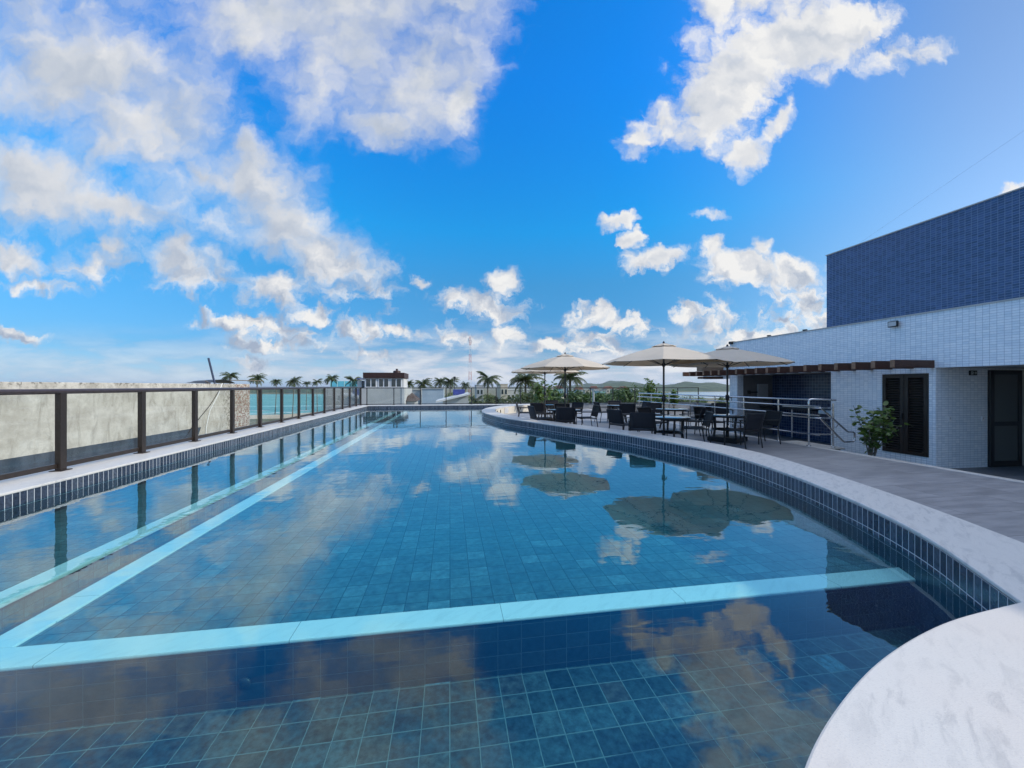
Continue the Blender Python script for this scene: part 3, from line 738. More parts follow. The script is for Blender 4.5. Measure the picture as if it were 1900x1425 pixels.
MB().box(11.3, 11.848, 10.5, 12.59, .36, .40).build('counter_top', 'black_metal', ct); MB().box(11.5, 11.55, 11.4, 11.46, -.65, .36).build('leg', 'steel', ct)
# aerial wire above the tower
wr = MB(); wr.tube([(10.95, 8.9, 4.98), (10.9, 5.2, 6.25), (10.9, 1.5, 7.7), (10.9, -6.0, 10.8)], .0012, 5); o = wr.build('stay_wire', 'cable_dark'); tag(o, 'thin dark wire rising from the top of the blue storey into the sky', 'wire')
ms = MB(); ms.tube([(10.95, -6.0, 4.98), (10.92, -6.0, 10.9)], .03, 8); o = ms.build('antenna_mast', 'steel'); tag(o, 'steel antenna mast standing on the blue storey roof', 'mast')

# ------------------------------------------------------------------ steel guard rail and steps
GX = 8.835
gr = thing('steel_guard_rail', 'polished stainless steel guard rail with four bars along the deck edge', 'guard rail', (GX, 12, DZ))
ys = [8.30, 9.2, 10.45, 11.75, 13.1, 14.5, 15.9, 17.0]
for y in ys:
    m = MB(); m.tube([(GX, y, DZ + .006), (GX, y, .79)], .021, 12); m.lathe([(.05, 0), (.05, .012), (.001, .012)], 16, (GX, y, DZ + .006)); m.build('post', 'steel', gr)
for z, r in ((.805, .024), (.65, .02), (.435, .02), (-.04, .014)):
    MB().tube([(GX - .0 if z > .7 else GX - .055, 8.30 - (.0 if z > .7 else .35), z), (GX if z > .7 else GX - .055, 17.05, z)], r, 12).build('bar', 'steel', gr)
B_ = (9.34, 8.12)
m = MB(); m.tube([(*B_, -.36), (*B_, .72)], .021, 12); m.lathe([(.05, 0), (.05, .012), (.001, .012)], 16, (*B_, -.36)); m.build('post', 'steel', gr)
MB().tube([(GX, 8.30, .70), (GX, 8.30, .78), (GX + .03, 8.29, .81), (GX + .08, 8.27, .818), (9.40, 8.10, .80)], .024, 12).build('bar', 'steel', gr)
MB().tube([(GX, 8.30, -.05), (9.34, 8.12, -.05)], .014, 12).build('bar', 'steel', gr)
for z in (.61, .37):
    MB().tube([(GX - .055, 9.0, z), (GX - .07, 8.2, z), (GX - .05, 8.0, z), (GX + .02, 7.98, z), (GX + .35, 8.0, z), (GX + .38, 8.1, z)], .018, 10).build('bar_return', 'steel', gr)
MB().tube([(GX + .06, 8.02, .60), (9.62, 8.02, .04), (9.66, 8.02, .02), (9.80, 8.02, .015), (9.845, 8.02, -.02), (9.845, 8.02, -.19), (9.80, 8.02, -.225), (9.55, 8.02, -.225), (9.50, 8.02, -.20), (GX + .03, 8.02, .36)], .021, 12).build('stair_handrail', 'steel', gr)
for (x_, z_) in ((9.34, .20), (9.34, -.05)):
    MB().tube([(x_, 8.12, z_ - .06), (x_ + .02, 8.06, z_ - .07), (x_ + .02, 8.02, z_ + .0)], .009, 8).build('clamp', 'steel', gr)
st = thing('marble_steps', 'white marble steps leading down from the deck under the steel handrail', 'steps', (9.2, 8.6, -.65))
MB().box(8.925, 9.55, 8.0, 9.3, -.40, -.365).build('tread', 'marble', st, bevel=.004); MB().box(8.925, 9.45, 8.03, 9.3, -.65, -.401).build('riser', 'grey_tile', st)
MB().box(9.46, 9.85, 8.03, 9.3, -.65, -.52).build('riser', 'grey_tile', st)

# ------------------------------------------------------------------ furniture
def facing(phi):
    d = FW * math.cos(R(phi)) + RT * math.sin(R(phi)); return math.atan2(-d.x, d.y)
def make_chair():
    t = thing('sling_armchair', 'x', 'chair')
    W2 = .285
    for s in (-1, 1):
        x = s * W2
        MB().tube([(x, .27, 0), (x, .275, .40), (x, .27, .61)], .017, 8, sx=.8).build('leg', 'black_metal', t, world=False)
        MB().tube([(x, -.30, 0), (x, -.235, .40), (x, -.25, .48), (x, -.345, .83)], .017, 8, sx=.8).build('leg', 'black_metal', t, world=False)
        MB().box(x - .024, x + .024, -.27, .30, .61, .632).build('armrest', 'black_metal', t, world=False, bevel=.006)
        MB().tube([(x, -.24, .42), (x, .27, .42)], .015, 8).build('seat_rail', 'black_metal', t, world=False)
    # seat sling, slightly dished
    m = MB(); n = 8
    def sling(path, half, th, name):
        mm = MB(); k = 6; vs = []; N = len(path)
        for (y, z, ny, nz) in path:
            for i in range(k + 1):
                xx = -half + 2 * half * i / k; sag = -.012 * (1 - (xx / half) ** 2)
                vs.append((xx, y + ny * sag, z + nz * sag))
        for (y, z, ny, nz) in path:
            for i in range(k + 1):
                xx = -half + 2 * half * i / k; sag = -.012 * (1 - (xx / half) ** 2) - th
                vs.append((xx, y + ny * sag, z + nz * sag))
        fs = []; o2 = N * (k + 1)
        for a in range(N - 1):
            for i in range(k):
                p = a * (k + 1) + i
                fs.append((p, p + 1, p + k + 2, p + k + 1)); fs.append((o2 + p, o2 + p + k + 1, o2 + p + k + 2, o2 + p + 1))
            p = a * (k + 1); fs.append((p, p + k + 1, o2 + p + k + 1, o2 + p)); p += k; fs.append((p, o2 + p, o2 + p + k + 1, p + k + 1))
        for a in (0, N - 1):
            for i in range(k):
                p = a * (k + 1) + i; fs.append((p, o2 + p, o2 + p + 1, p + 1) if a == 0 else (p, p + 1, o2 + p + 1, o2 + p))
        mm.add(vs, fs, smooth=True); return mm.build(name, 'sling', t, world=False, weld=True)
    sling([(.29, .415, 0, 1), (.27, .436, 0, 1), (.1, .432, 0, 1), (-.1, .428, 0, 1), (-.23, .425, 0, 1)], .275, .014, 'seat')
    nb = 14; pth = []
    for i in range(nb + 1):
        f = i / nb; z = .46 + .375 * f; y = -.252 - .098 * f + (.004 if i % 3 == 1 else 0.)
        pth.append((y, z, 1, .2))
    sling(pth, .28, .016, 'backrest')
    MB().tube([(-W2, -.347, .832), (W2, -.347, .832)], .014, 8).build('top_bar', 'black_metal', t, world=False)
    MB().tube([(-W2, .272, .40), (W2, .272, .40)], .013, 8).build('stretcher', 'black_metal', t, world=False)
    MB().tube([(-W2, -.24, .40), (W2, -.24, .40)], .013, 8).build('stretcher', 'black_metal', t, world=False)
    return t
CH = [  # bearing px, depth, facing, label
 (974, 15.6, 95, 'dark armchair standing apart at the far left bend of the white rim'),
 (999, 15.2, 8, 'dark armchair seen from behind, just left of the far umbrella pole'),
 (1026, 17.3, 175, 'dark armchair beyond the far table, facing the pool'),
 (1003, 12.75, 72, 'dark armchair tilted sideways at the left of the middle umbrella table'),
 (1049, 12.15, 6, 'dark armchair seen square from behind in front of the middle umbrella table'),
 (1089, 13.1, 262, 'dark armchair facing left, alone at the right of the middle umbrella table'),
 (1043, 13.95, 186, 'dark armchair half hidden behind the middle umbrella table'),
 (1062, 15.3, 230, 'dark armchair just right of the middle umbrella pole, further back'),
 (1121, 15.9, 80, 'dark armchair with all legs in view, at the left of the far right-hand round table'),
 (1162, 14.9, 8, 'dark armchair seen from behind at the table below the hills'),
 (1186, 16.0, 258, 'dark armchair facing left below the tall leafy plant on the railing'),
 (1143, 17.1, 182, 'dark armchair against the far curb behind the table below the hills'),
 (1156, 10.9, 62, 'dark armchair turned right, left neighbour of the big foreground chair back'),
 (1190, 9.75, 14, 'dark armchair with the largest back, next to the rim left of the front umbrella pole'),
 (1290, 9.95, 282, 'dark armchair facing left between the front umbrella and the base block'),
 (1212, 11.6, 150, 'dark armchair behind the front umbrella pole, facing the pool'),
 (1283, 11.9, 305, 'dark armchair turned left behind the front table'),
 (1316, 11.75, 172, 'dark armchair behind the table of the bluish umbrella, facing the pool'),
 (1220, 14.6, 178, 'dark armchair at the back table, low against the steel bars'),
 (1299, 13.3, 268, 'dark armchair facing left at the right of the back table'),
 (1340, 14.4, 195, 'dark armchair farthest back beside the white pier'),
 (1378, 9.45, -22, 'dark armchair seen from behind right of the bluish umbrella pole, legs in full view'),
 (1413, 10.15, 268, 'dark armchair nearest the steel guard rail, facing left'),
]
c0 = make_chair()
for i, (px, d, ph, lab) in enumerate(CH):
    c = c0 if i == 0 else copy_tree(c0)
    c.location = spot(px, d, DZ); c.rotation_euler = (0, 0, facing(ph)); tag(c, lab, 'chair', 'dark sling armchairs around the terrace tables')

TABLES = [(1013, 16.4, 'far round dark table under the farthest umbrella'), (1048, 12.95, 'round dark table under the middle umbrella close to the rim'), (1241, 9.9, 'round dark table under the large front umbrella'),
          (1345, 10.55, 'round dark table under the bluish umbrella in front of the pier'), (1149, 15.85, 'round dark table without umbrella below the green hills'), (1246, 13.3, 'round dark table without umbrella behind the front umbrella pole')]
def make_table():
    t = thing('round_table', 'x', 'table')
    MB().lathe([(.001, .690), (.50, .690), (.515, .696), (.515, .708), (.50, .714), (.030, .714), (.001, .714)], 40).build('table_top', 'table_glass', t, world=False)
    MB().lathe([(.47, .655), (.49, .655), (.49, .689), (.47, .689), (.47, .655)], 32).build('apron', 'black_metal', t, world=False)
    for k in range(4):
        a = R(45 + 90 * k); c, s = math.cos(a), math.sin(a)
        MB().tube([(.40 * c, .40 * s, 0), (.33 * c, .33 * s, .35), (.38 * c, .38 * s, .67)], .026, 8).build('leg', 'black_metal', t, world=False)
    MB().lathe([(.31, .30), (.335, .30), (.335, .325), (.31, .325), (.31, .30)], 28).build('stretcher', 'black_metal', t, world=False)
    return t
t0 = make_table()
for i, (px, d, lab) in enumerate(TABLES):
    t = t0 if i == 0 else copy_tree(t0)
    t.location = spot(px, d, DZ); t.rotation_euler = (0, 0, .3 * i); tag(t, lab, 'table', 'round terrace tables')

def make_umbrella():
    t = thing('umbrella', 'x', 'umbrella')
    NS = 8; RR = 1.53; top = 2.53; rim = 2.085
    def ring(r, z, drop, n=6):
        out = []
        for k in range(NS):
            a0 = 2 * math.pi * k / NS; a1 = 2 * math.pi * (k + 1) / NS
            for j in range(n):
                f = j / n; p = Vector((math.cos(a0), math.sin(a0))) * (1 - f) + Vector((math.cos(a1), math.sin(a1))) * f
                sag = math.sin(math.pi * f)
                out.append((p.x * r, p.y * r, z - drop * sag))
        return out
    def shell(rings, dz):
        return [[(x, y, z + dz) for x, y, z in rg] for rg in rings]
    prof = [(.03, top), (.25, top - .05), (.55, top - .125), (.9, top - .225), (1.25, top - .335), (RR, rim)]
    rings = [ring(r, z, .014 * (r / RR) ** 1.2) for r, z in prof]
    m = MB(); n = len(rings[0])
    allr = rings + shell(rings[::-1], -.006)
    vs = [p for rg in allr for p in rg]; fs = []
    for i in range(len(allr) - 1):
        for k in range(n):
            a = i * n + k; b = i * n + (k + 1) % n; fs.append((a, a + n, b + n, b))
    m.add(vs, fs, smooth=False)
    can = m.build('canopy', 'canvas', t, world=False)
    m = MB(); r2 = [ring(r, z, .01) for r, z in ((.02, top + .05), (.18, top + .005), (.30, top - .03))]
    allr = r2 + shell(r2[::-1], -.006); vs = [p for rg in allr for p in rg]; fs = []
    for i in range(len(allr) - 1):
        for k in range(n):
            a = i * n + k; b = i * n + (k + 1) % n; fs.append((a, a + n, b + n, b))
    m.add(vs, fs); m.build('vent', 'canvas', can, world=False)
    MB().tube([(0, 0, .05), (0, 0, top + .02)], .024, 12).build('pole', 'black_metal', t, world=False)
    MB().lathe([(.024, 0), (.03, .02), (.018, .05), (.001, .06)], 12, (0, 0, top + .04)).build('finial', 'black_metal', t, world=False)
    m = MB().lathe([(.026, 1.10), (.05, 1.12), (.05, 1.24), (.026, 1.26)], 12); m.build('crank_box', 'black_metal', t, world=False)
    MB().tube([(0, -.04, 1.18), (0, -.11, 1.18), (0, -.11, 1.10)], .010, 8).build('crank_handle', 'black_metal', t, world=False)
    MB().lathe([(.026, 1.98), (.045, 2.0), (.045, 2.06), (.026, 2.08)], 12).build('hub', 'black_metal', t, world=False)
    for k in range(NS):
        a = 2 * math.pi * k / NS; c, s = math.cos(a), math.sin(a)
        rb = MB().tube([(.04 * c, .04 * s, top - .03)] + [(r * c, r * s, z - .022) for r, z in prof[1:]], .009, 6).build('rib', 'black_metal', t, world=False)
        MB().tube([(.045 * c, .045 * s, 2.03), (.75 * c, .75 * s, top - .245)], .007, 6).build('strut', 'black_metal', rb, world=False)
    m = MB(); m.box(-.38, .38, -.38, .38, 0, .13); m.build('base', 'black_metal', t, world=False, bevel=.03)
    MB().lathe([(.045, .13), (.04, .38), (.026, .38)], 12).build('socket', 'black_metal', t, world=False)
    return t
u0 = make_umbrella()
UM = [(1011, 16.6, 10, 'smallest beige umbrella, farthest away over the far left table'), (1048.5, 12.9, 4, 'beige umbrella in the middle with its canopy lit by the sun'), (1231.5, 9.7, 14, 'largest beige umbrella at the front, canopy overlapping the bluish one'), (1349.5, 10.45, 30, 'shaded bluish umbrella in front of the white tiled wall')]
for i, (px, d, a, lab) in enumerate(UM):
    t = u0 if i == 0 else copy_tree(u0)
    t.location = spot(px, d, DZ); t.rotation_euler = (0, 0, R(a)); tag(t, lab, 'umbrella', 'beige terrace umbrellas')

# ------------------------------------------------------------------ plants
def leafy(rng, m, p, nrm, ln, wd):
    """an obovate leaf of six corners"""
    a = nrm.orthogonal().normalized(); a = (Matrix.Rotation(rng.uniform(0, 6.28), 3, nrm) @ a)
    side = nrm.cross(a); q = [p, p + a * ln * .45 + side * wd * .42, p + a * ln * .85 + side * wd * .40 - nrm * ln * .05, p + a * ln - nrm * ln * .08, p + a * ln * .85 - side * wd * .40 - nrm * ln * .05, p + a * ln * .45 - side * wd * .42]
    m.add(q, [(0, 1, 2, 3), (0, 3, 4, 5)])
def clusia(name, label, loc, h, spread, nst, seed, leaf=.085, group=None, dens=1.):
    rng = random.Random(seed); t = thing(name, label, 'shrub', loc, 0, group)
    st_ = MB(); lf = MB()
    for k in range(nst):
        a = rng.uniform(0, 6.28); lean = rng.uniform(.15, 1.) * spread; hh = h * rng.uniform(.62, 1.)
        base = Vector((rng.uniform(-.06, .06), rng.uniform(-.06, .06), 0)); tip = Vector((math.cos(a) * lean, math.sin(a) * lean, hh))
        mid = base.lerp(tip, .5) + Vector((-math.cos(a) * lean * .18, -math.sin(a) * lean * .18, hh * .05))
        pts = [base.lerp(mid, f).lerp(mid.lerp(tip, f), f) for f in (0, .2, .4, .6, .8, 1.)]
        st_.tube(pts, [.014, .012, .010, .008, .006, .004], 6)
        nl = int(26 * dens * rng.uniform(.8, 1.2))
        for j in range(nl):
            f = .40 + .60 * (j + rng.random()) / nl
            p = base.lerp(mid, f).lerp(mid.lerp(tip, f), f)
            off = Vector((rng.gauss(0, 1), rng.gauss(0, 1), rng.gauss(0, .5))) * (.05 * h)
            tw = p + off
            if j % 3 == 0: st_.tube([p, tw], .003, 4)
            for _ in range(2):
                nn = Vector((rng.gauss(0, .7), rng.gauss(0, .7), 1)).normalized()
                leafy(rng, lf, tw, nn, leaf * rng.uniform(.8, 1.2), leaf * .92)
    st_.build('stem', 'stem_grey', t, world=False); lf.build('leaves', 'clusia_leaf', t, world=False); return t
clusia('clusia_shrub', 'young leafy shrub with several pale stems in front of the louvred doors', spot(1616, 8.7, -.65), 1.40, .55, 12, 5, .10, dens=.8)
clusia('clusia_shrub', 'tall sparse leafy plant by the far railing, right of the hills', spot(1209, 24.2, -.35), 2.1, .42, 8, 9, .17, 'leafy plants by the far railing', .8)
clusia('clusia_shrub', 'tall leafy plant by the far railing behind the farthest umbrella pole', spot(1008, 21.6, -.35), 2.0, .65, 8, 12, .17, 'leafy plants by the far railing', .8)
clusia('clusia_shrub', 'low bushy plant by the far railing right of the tall sparse plant', spot(1226, 24.6, -.35), 1.1, .7, 10, 14, .15, 'leafy plants by the far railing', .9)
clusia('clusia_shrub', 'round clump of leaves level with the rail near its right end', spot(1251, 25.1, -.35), 1.3, .35, 9, 15, .16, 'leafy plants by the far railing', .9)

GZ = -11.0
def palm_mesh(seed, nf=26, L=3.6, droop=1., wind=.35):
    rng = random.Random(seed); m = MB()
    for k in range(nf):
        az = 2 * math.pi * k / nf * 1.0 + rng.uniform(-.2, .2); el = rng.uniform(-.25, 1.3); ln = L * rng.uniform(.8, 1.1)
        d = Vector((math.cos(az), math.sin(az), 0)); pts = []; p = Vector((0, 0, 0)); e = el
        for i in range(9):
            pts.append(p.copy()); stp = ln / 8
            p = p + (d * math.cos(e) + Vector((0, 0, 1)) * math.sin(e)) * stp + Vector((wind * .06 * i / 8 * stp * 4, 0, 0)); e -= (.16 + .10 * i / 8) * droop
        m.tube(pts, [.035 - .0035 * i for i in range(9)], 4, cap=False)
        for i in range(1, 9):
            for sub in (0, .5):
                if i == 8 and sub: continue
                f = i + sub; c = pts[i].lerp(pts[min(i + 1, 8)], sub)
                tg = (pts[min(i + 1, 8)] - pts[i - 1]).normalized(); sd_ = tg.cross(Vector((0, 0, 1))).normalized()
                wl = L * .24 * math.sin(math.pi * min(.97, .12 + f / 9.5)) * rng.uniform(.8, 1.1)
                for s in (-1, 1):
                    a_ = c; tip = c + sd_ * s * wl * .8 + tg * wl * .45 + Vector((0, 0, -wl * rng.uniform(.35, .8)))
                    w_ = tg * .11 * L / 3.6
                    m.add([a_ - w_, a_ + w_, tip + w_ * .25, tip - w_ * .25], [(0, 1, 2, 3)])
    return m
def palm(label, px, d, ytop, L=3.4, seed=1, lean=.6, droop=1., group='coconut palms beyond the terrace', nf=20, ground=GZ, mat='palm_leaf'):
    L = L * .93; base = spot(px, d, ground); ztop = EYE + (716 - ytop) * d / FPX - L * .45
    h = ztop - ground; rng = random.Random(seed)
    t = thing('coconut_palm', label, 'palm tree', base, 0, group)
    lx = rng.uniform(-1, 1) * lean
    pts = [Vector((lx * (1 - f) ** 1.6 * -1.0, rng.uniform(-.05, .05), h * f)) for f in [i / 8 for i in range(9)]]
    pts = [p + Vector((-pts[-1].x, 0, 0)) for p in pts]
    MB().tube(pts, [.24, .19, .17, .16, .155, .15, .145, .14, .15], 8).build('trunk', 'bark', t, world=False)
    cr = palm_mesh(seed, nf, L, droop).build('crown', mat, t, world=False); cr.location = pts[-1]
    return t
PALMS = [
 (427, 92, 690, 2.6, 'coconut palm behind the dark tarp on the rough wall'), (477, 100, 694, 2.8, 'coconut palm just right of the brick end of the rough wall'),
 (513, 165, 703, 3.2, 'left of three coconut palms along the beach seen over the railing'), (545, 150, 700, 4.0, 'largest coconut palm along the beach seen over the railing'), (569, 190, 708, 3.0, 'small low coconut palm between two beach palms'),
 (588, 160, 703, 3.0, 'coconut palm at the beach left of the teal glass terrace'), (615, 110, 694, 2.9, 'yellowish coconut palm rising behind the teal glass terrace'), (656, 100, 699, 3.2, 'coconut palm right behind the brown cabin, at its left'),
 (758, 95, 706, 2.2, 'small coconut palm just right of the brown cabin'), (785, 80, 703, 2.6, 'bright coconut palm between the brown cabin and the blue-grey house'), (817, 120, 701, 3.2, 'pale coconut palm left of the pair near the mast'),
 (835, 110, 700, 3.4, 'windblown coconut palm left of the lattice mast'), (863, 160, 709, 3.0, 'small dark coconut palm at the foot of the lattice mast'),
 (905, 75, 690, 3.3, 'tall coconut palm right of the lattice mast'), (975, 52, 689, 3.2, 'coconut palm partly behind the farthest umbrella'), (1058, 44, 685, 2.5, 'dense coconut palm behind the middle umbrella pole'),
 (883, 62, 736, 2.0, 'short palm with pale fronds below the lattice mast'), (925, 58, 735, 2.2, 'short palm with pale fronds in front of the white flats'),
]
for i, (px, d, yt, L, lab) in enumerate(PALMS): palm(lab, px, d, yt, L, 20 + i, nf=28)

def leaf_tree(label, px, d, ytop, rad, seed, mat='tree_leaf', hfac=.8, group='broadleaf trees beyond the railing', name='broadleaf_tree', nl=1500, leaf=.30):
    rng = random.Random(seed); base = spot(px, d, GZ); ztop = EYE + (716 - ytop) * d / FPX; h = ztop - GZ
    t = thing(name, label, 'tree', base, 0, group)
    tr = MB(); tr.tube([(0, 0, 0), (.1, .05, h * .3), (.0, .1, h * .6), (.05, 0, h * .85)], [.28, .22, .16, .06], 8)
    lf = MB(); cl = []
    for k in range(26):
        a = rng.uniform(0, 6.28); e = rng.uniform(-.5, 1.5); rr = rad * rng.uniform(.5, 1.)
        c = Vector((math.cos(a) * math.cos(e) * rr, math.sin(a) * math.cos(e) * rr, h - rad * hfac + math.sin(e) * rr * hfac)); cl.append((c, rad * rng.uniform(.2, .36)))
        if k % 3 == 0: tr.tube([(0, .05, h * .55), tuple(c * .5 + Vector((0, 0, h * .35))), tuple(c)], [.10, .06, .03], 5)
    for i in range(nl):
        c, r_ = cl[i % len(cl)]; v_ = Vector((rng.gauss(0, 1), rng.gauss(0, 1), rng.gauss(0, 1))).normalized() * r_ * rng.uniform(.5, 1.1)
        leafy(rng, lf, c + v_, (v_.normalized() + Vector((rng.gauss(0, .4), rng.gauss(0, .4), .6))).normalized(), leaf * rng.uniform(.7, 1.3), leaf * .6)
    tr.build('trunk', 'bark', t, world=False); lf.build('crown', mat, t, world=False); return t
TREES = [
 (1022, 38, 728, 2.0, 'tree_leaf', 'bushy tree behind the middle table, left of the umbrella pole'), (1070, 36, 726, 2.0, 'tree_leaf', 'bushy bright tree below the dense palm'), (1090, 44, 733, 2.0, 'tree_leaf', 'low round tree right of the dense palm'),
 (1115, 40, 732, 2.2, 'tree_leaf', 'wide low tree below the left end of the hills'), (1140, 46, 728, 2.4, 'tree_leaf', 'tree behind the far right-hand table'), (1165, 42, 723, 2.5, 'tree_leaf', 'taller rounded tree left of the tall sparse plant'),
 (1190, 44, 725, 2.4, 'tree_leaf', 'rounded tree directly behind the tall sparse plant'), (1222, 47, 732, 2.0, 'tree_leaf', 'low tree right behind the front umbrella pole'), (1275, 60, 738, 2.6, 'tree_leaf', 'tree in front of the lagoon near the corner post'),
 (1300, 66, 741, 2.4, 'tree_leaf', 'low tree in front of the lagoon right of the corner post'), (1337, 60, 741, 2.4, 'tree_leaf', 'tree in front of the lagoon beside the white pier'),
 (980, 46, 728, 2.2, 'tree_leaf_pale', 'pale dry tree behind the rim bend'), (950, 50, 737, 2.4, 'tree_leaf_pale', 'pale bushy tree in front of the white flats'), (905, 55, 738, 2.4, 'tree_leaf_pale', 'pale bushy tree under the tall palm'),
 (1000, 60, 722, 2.6, 'tree_leaf', 'tree rising behind the farthest umbrella pole'), (755, 75, 724, 1.8, 'tree_leaf', 'small tree right of the brown cabin wall'), (1255, 75, 740, 2.6, 'tree_leaf', 'low tree in front of the lagoon, left of the corner post'),
]
for i, (px, d, yt, rad, mt, lab) in enumerate(TREES): leaf_tree(lab, px, d, yt, rad, 60 + i, mt)

# ------------------------------------------------------------------ neighbour with the rough wall
NXW = -12.0
nb_ = thing('unfinished_building', 'unfinished neighbour building with rough cement wall and bricks showing at its end', 'building', (-9, 4, -11))
MB().box(NXW - .22, NXW, -9, 25.6, -11, 1.262).build('wall', 'rough_render', nb_, bevel=.012)
m = MB(); m.add([(NXW + .012, -9, -11), (NXW + .012, 20.6, -11), (NXW + .012, 20.6, -1.45), (NXW + .012, 20.95, -.86), (NXW + .012, -9, -.83), (NXW, -9, -.83), (NXW, 20.95, -.86), (NXW, 20.6, -1.45), (NXW, 20.6, -11)], [(0, 1, 2, 3, 4), (4, 3, 6, 5), (3, 2, 7, 6), (2, 1, 8, 7)]); m.build('dark_band', 'band_blue_grey', nb_)  # dark blue-grey sheet over the lower part of the wall
MB().box(-21, NXW - .222, -9, 25.5, -11, .05).build('roof', 'concrete', nb_)
tp = thing('tarp_roof', 'dark tarp over sticks on top of the rough wall', 'tarp', (-12.8, 23, 1.26))
m = MB(); vs = []
rng = random.Random(3)
for i in range(9):
    for j in range(5):
        f, g_ = i / 8, j / 4
        vs.append((-12.15 - 1.0 * g_, 21.8 + 2.5 * f, 1.28 + .23 * math.sin(f * 3.1) * (1 - .5 * g_) + rng.uniform(-.02, .02) + .04 * g_))
fs = [(a * 5 + b, a * 5 + b + 1, a * 5 + b + 6, a * 5 + b + 5) for a in range(8) for b in range(4)]
m.add(vs, fs); vs2 = [(x, y, z - .012) for x, y, z in vs]; m.add(vs2, [f[::-1] for f in fs]); m.build('sheet', 'black_metal', tp, smooth_all=True)
MB().tube([(-12.14, 22.0, 1.25), (-12.4, 22.0, 1.40)], .025, 6).build('stick', 'bark', tp)
pl_ = MB(); x0 = NXW - .12; pl_.tube([(x0, 22.3, 1.25), (x0 - .05, 21.85, 2.57)], .048, 8); o = pl_.build('leaning_pole', 'pole_blue'); tag(o, 'thin blue-grey pole leaning up from the top of the rough wall', 'pole')
pp = MB(); pp.tube([(-12.4, 24.3, 1.48), (-12.5, 28.5, 1.48)], .03, 6); o = pp.build('roof_pipe', 'bark'); tag(o, 'thin horizontal stick sticking out over the brick end of the wall', 'stick')
cb = MB(); cb.tube([(NXW - .1, 22.8, 1.275), (NXW + .02, 22.7, 1.275), (NXW + .03, 22.3, .7), (NXW + .03, 21.6, -.1), (NXW + .03, 21.3, -.9), (NXW + .03, 21.25, -2.)], .026, 6); o = cb.build('hanging_cable', 'cable_white'); tag(o, 'white cable hanging down the rough cement wall', 'cable')
cb = MB(); cb.tube([(NXW - .1, 22.9, 1.275), (NXW + .02, 22.8, 1.27), (NXW + .03, 21.6, .15), (NXW + .03, 20.3, -.75), (NXW + .03, 19.7, -1.3)], .015, 6); o = cb.build('hanging_cable', 'cable_dark'); tag(o, 'dark thin cable hanging slantwise beside the white cable', 'cable')

# ------------------------------------------------------------------ town
def win_rows(mb_w, mb_f, x0, x1, Y, z0, z1, cols, rows, wfrac=.55, hfrac=.5, dep=.06):
    w = (x1 - x0) / cols; h = (z1 - z0) / rows
    for i in range(cols):
        for j in range(rows):
            cx = x0 + w * (i + .5); cz = z0 + h * (j + .5); ww, hh = w * wfrac / 2, h * hfrac / 2
            mb_w.box(cx - ww, cx + ww, Y - dep * .5, Y + .02, cz - hh, cz + hh)
            mb_f.box(cx - ww - .06, cx + ww + .06, Y - dep, Y - dep * .5 - .002, cz - hh - .06, cz - hh); mb_f.box(cx - ww - .06, cx + ww + .06, Y - dep, Y - dep * .5 - .002, cz + hh, cz + hh + .06)
def house(label, px0, px1, Y, ytop, depth, mat, roof=None, rows=0, cols=0, name='house', cat='house', rooftype='flat', group='buildings of the town', rh=1.2):
    x0, x1 = x_on(px0, Y), x_on(px1, Y); zt = z_on((px0 + px1) / 2, ytop, Y)
    t = thing(name, label, cat, ((x0 + x1) / 2, Y + depth / 2, GZ), 0, group)
    MB().box(x0, x1, Y, Y + depth, GZ, zt).build('wall', mat, t)
    if rows:
        for j in range(rows):
            for i in range(cols):
                w = (x1 - x0) / cols; h = 2.9; cx = x0 + w * (i + .5); cz = zt - .6 - h * (j + .5)
                f = MB().box(cx - w * .30, cx + w * .30, Y - .05, Y - .002, cz - .75, cz + .75).build('window', 'plastic_white', t)
                MB().box(cx - w * .27, cx + w * .27, Y - .06, Y - .051, cz - .68, cz + .68).build('pane', 'window_dark', f)
    e = .35
    if rooftype == 'gable':
        m = MB(); a = [(x0 - e, zt), (x1 + e, zt), ((x0 + x1) / 2, zt + rh)]
        lo = [(p[0], Y - e, p[1]) for p in a]; hi = [(p[0], Y + depth + e, p[1]) for p in a]
        m.add(lo + hi, [(0, 1, 2), (5, 4, 3), (0, 3, 4, 1), (1, 4, 5, 2), (2, 5, 3, 0)]); m.build('roof', roof, t)
    elif rooftype == 'hip':
        m = MB(); r_ = [(x0 - e, Y - e, zt), (x1 + e, Y - e, zt), (x1 + e, Y + depth + e, zt), (x0 - e, Y + depth + e, zt), ((x0 + x1) / 2, Y + depth * .4, zt + rh), ((x0 + x1) / 2, Y + depth * .6, zt + rh)]
        m.add(r_, [(0, 1, 4), (1, 2, 5, 4), (2, 3, 5), (3, 0, 4, 5), (3, 2, 1, 0)]); m.build('roof', roof, t)
    else:
        MB().box(x0 - .12, x1 + .12, Y - .12, Y + depth + .12, zt, zt + .18).build('roof_edge', roof or mat, t)
    return t
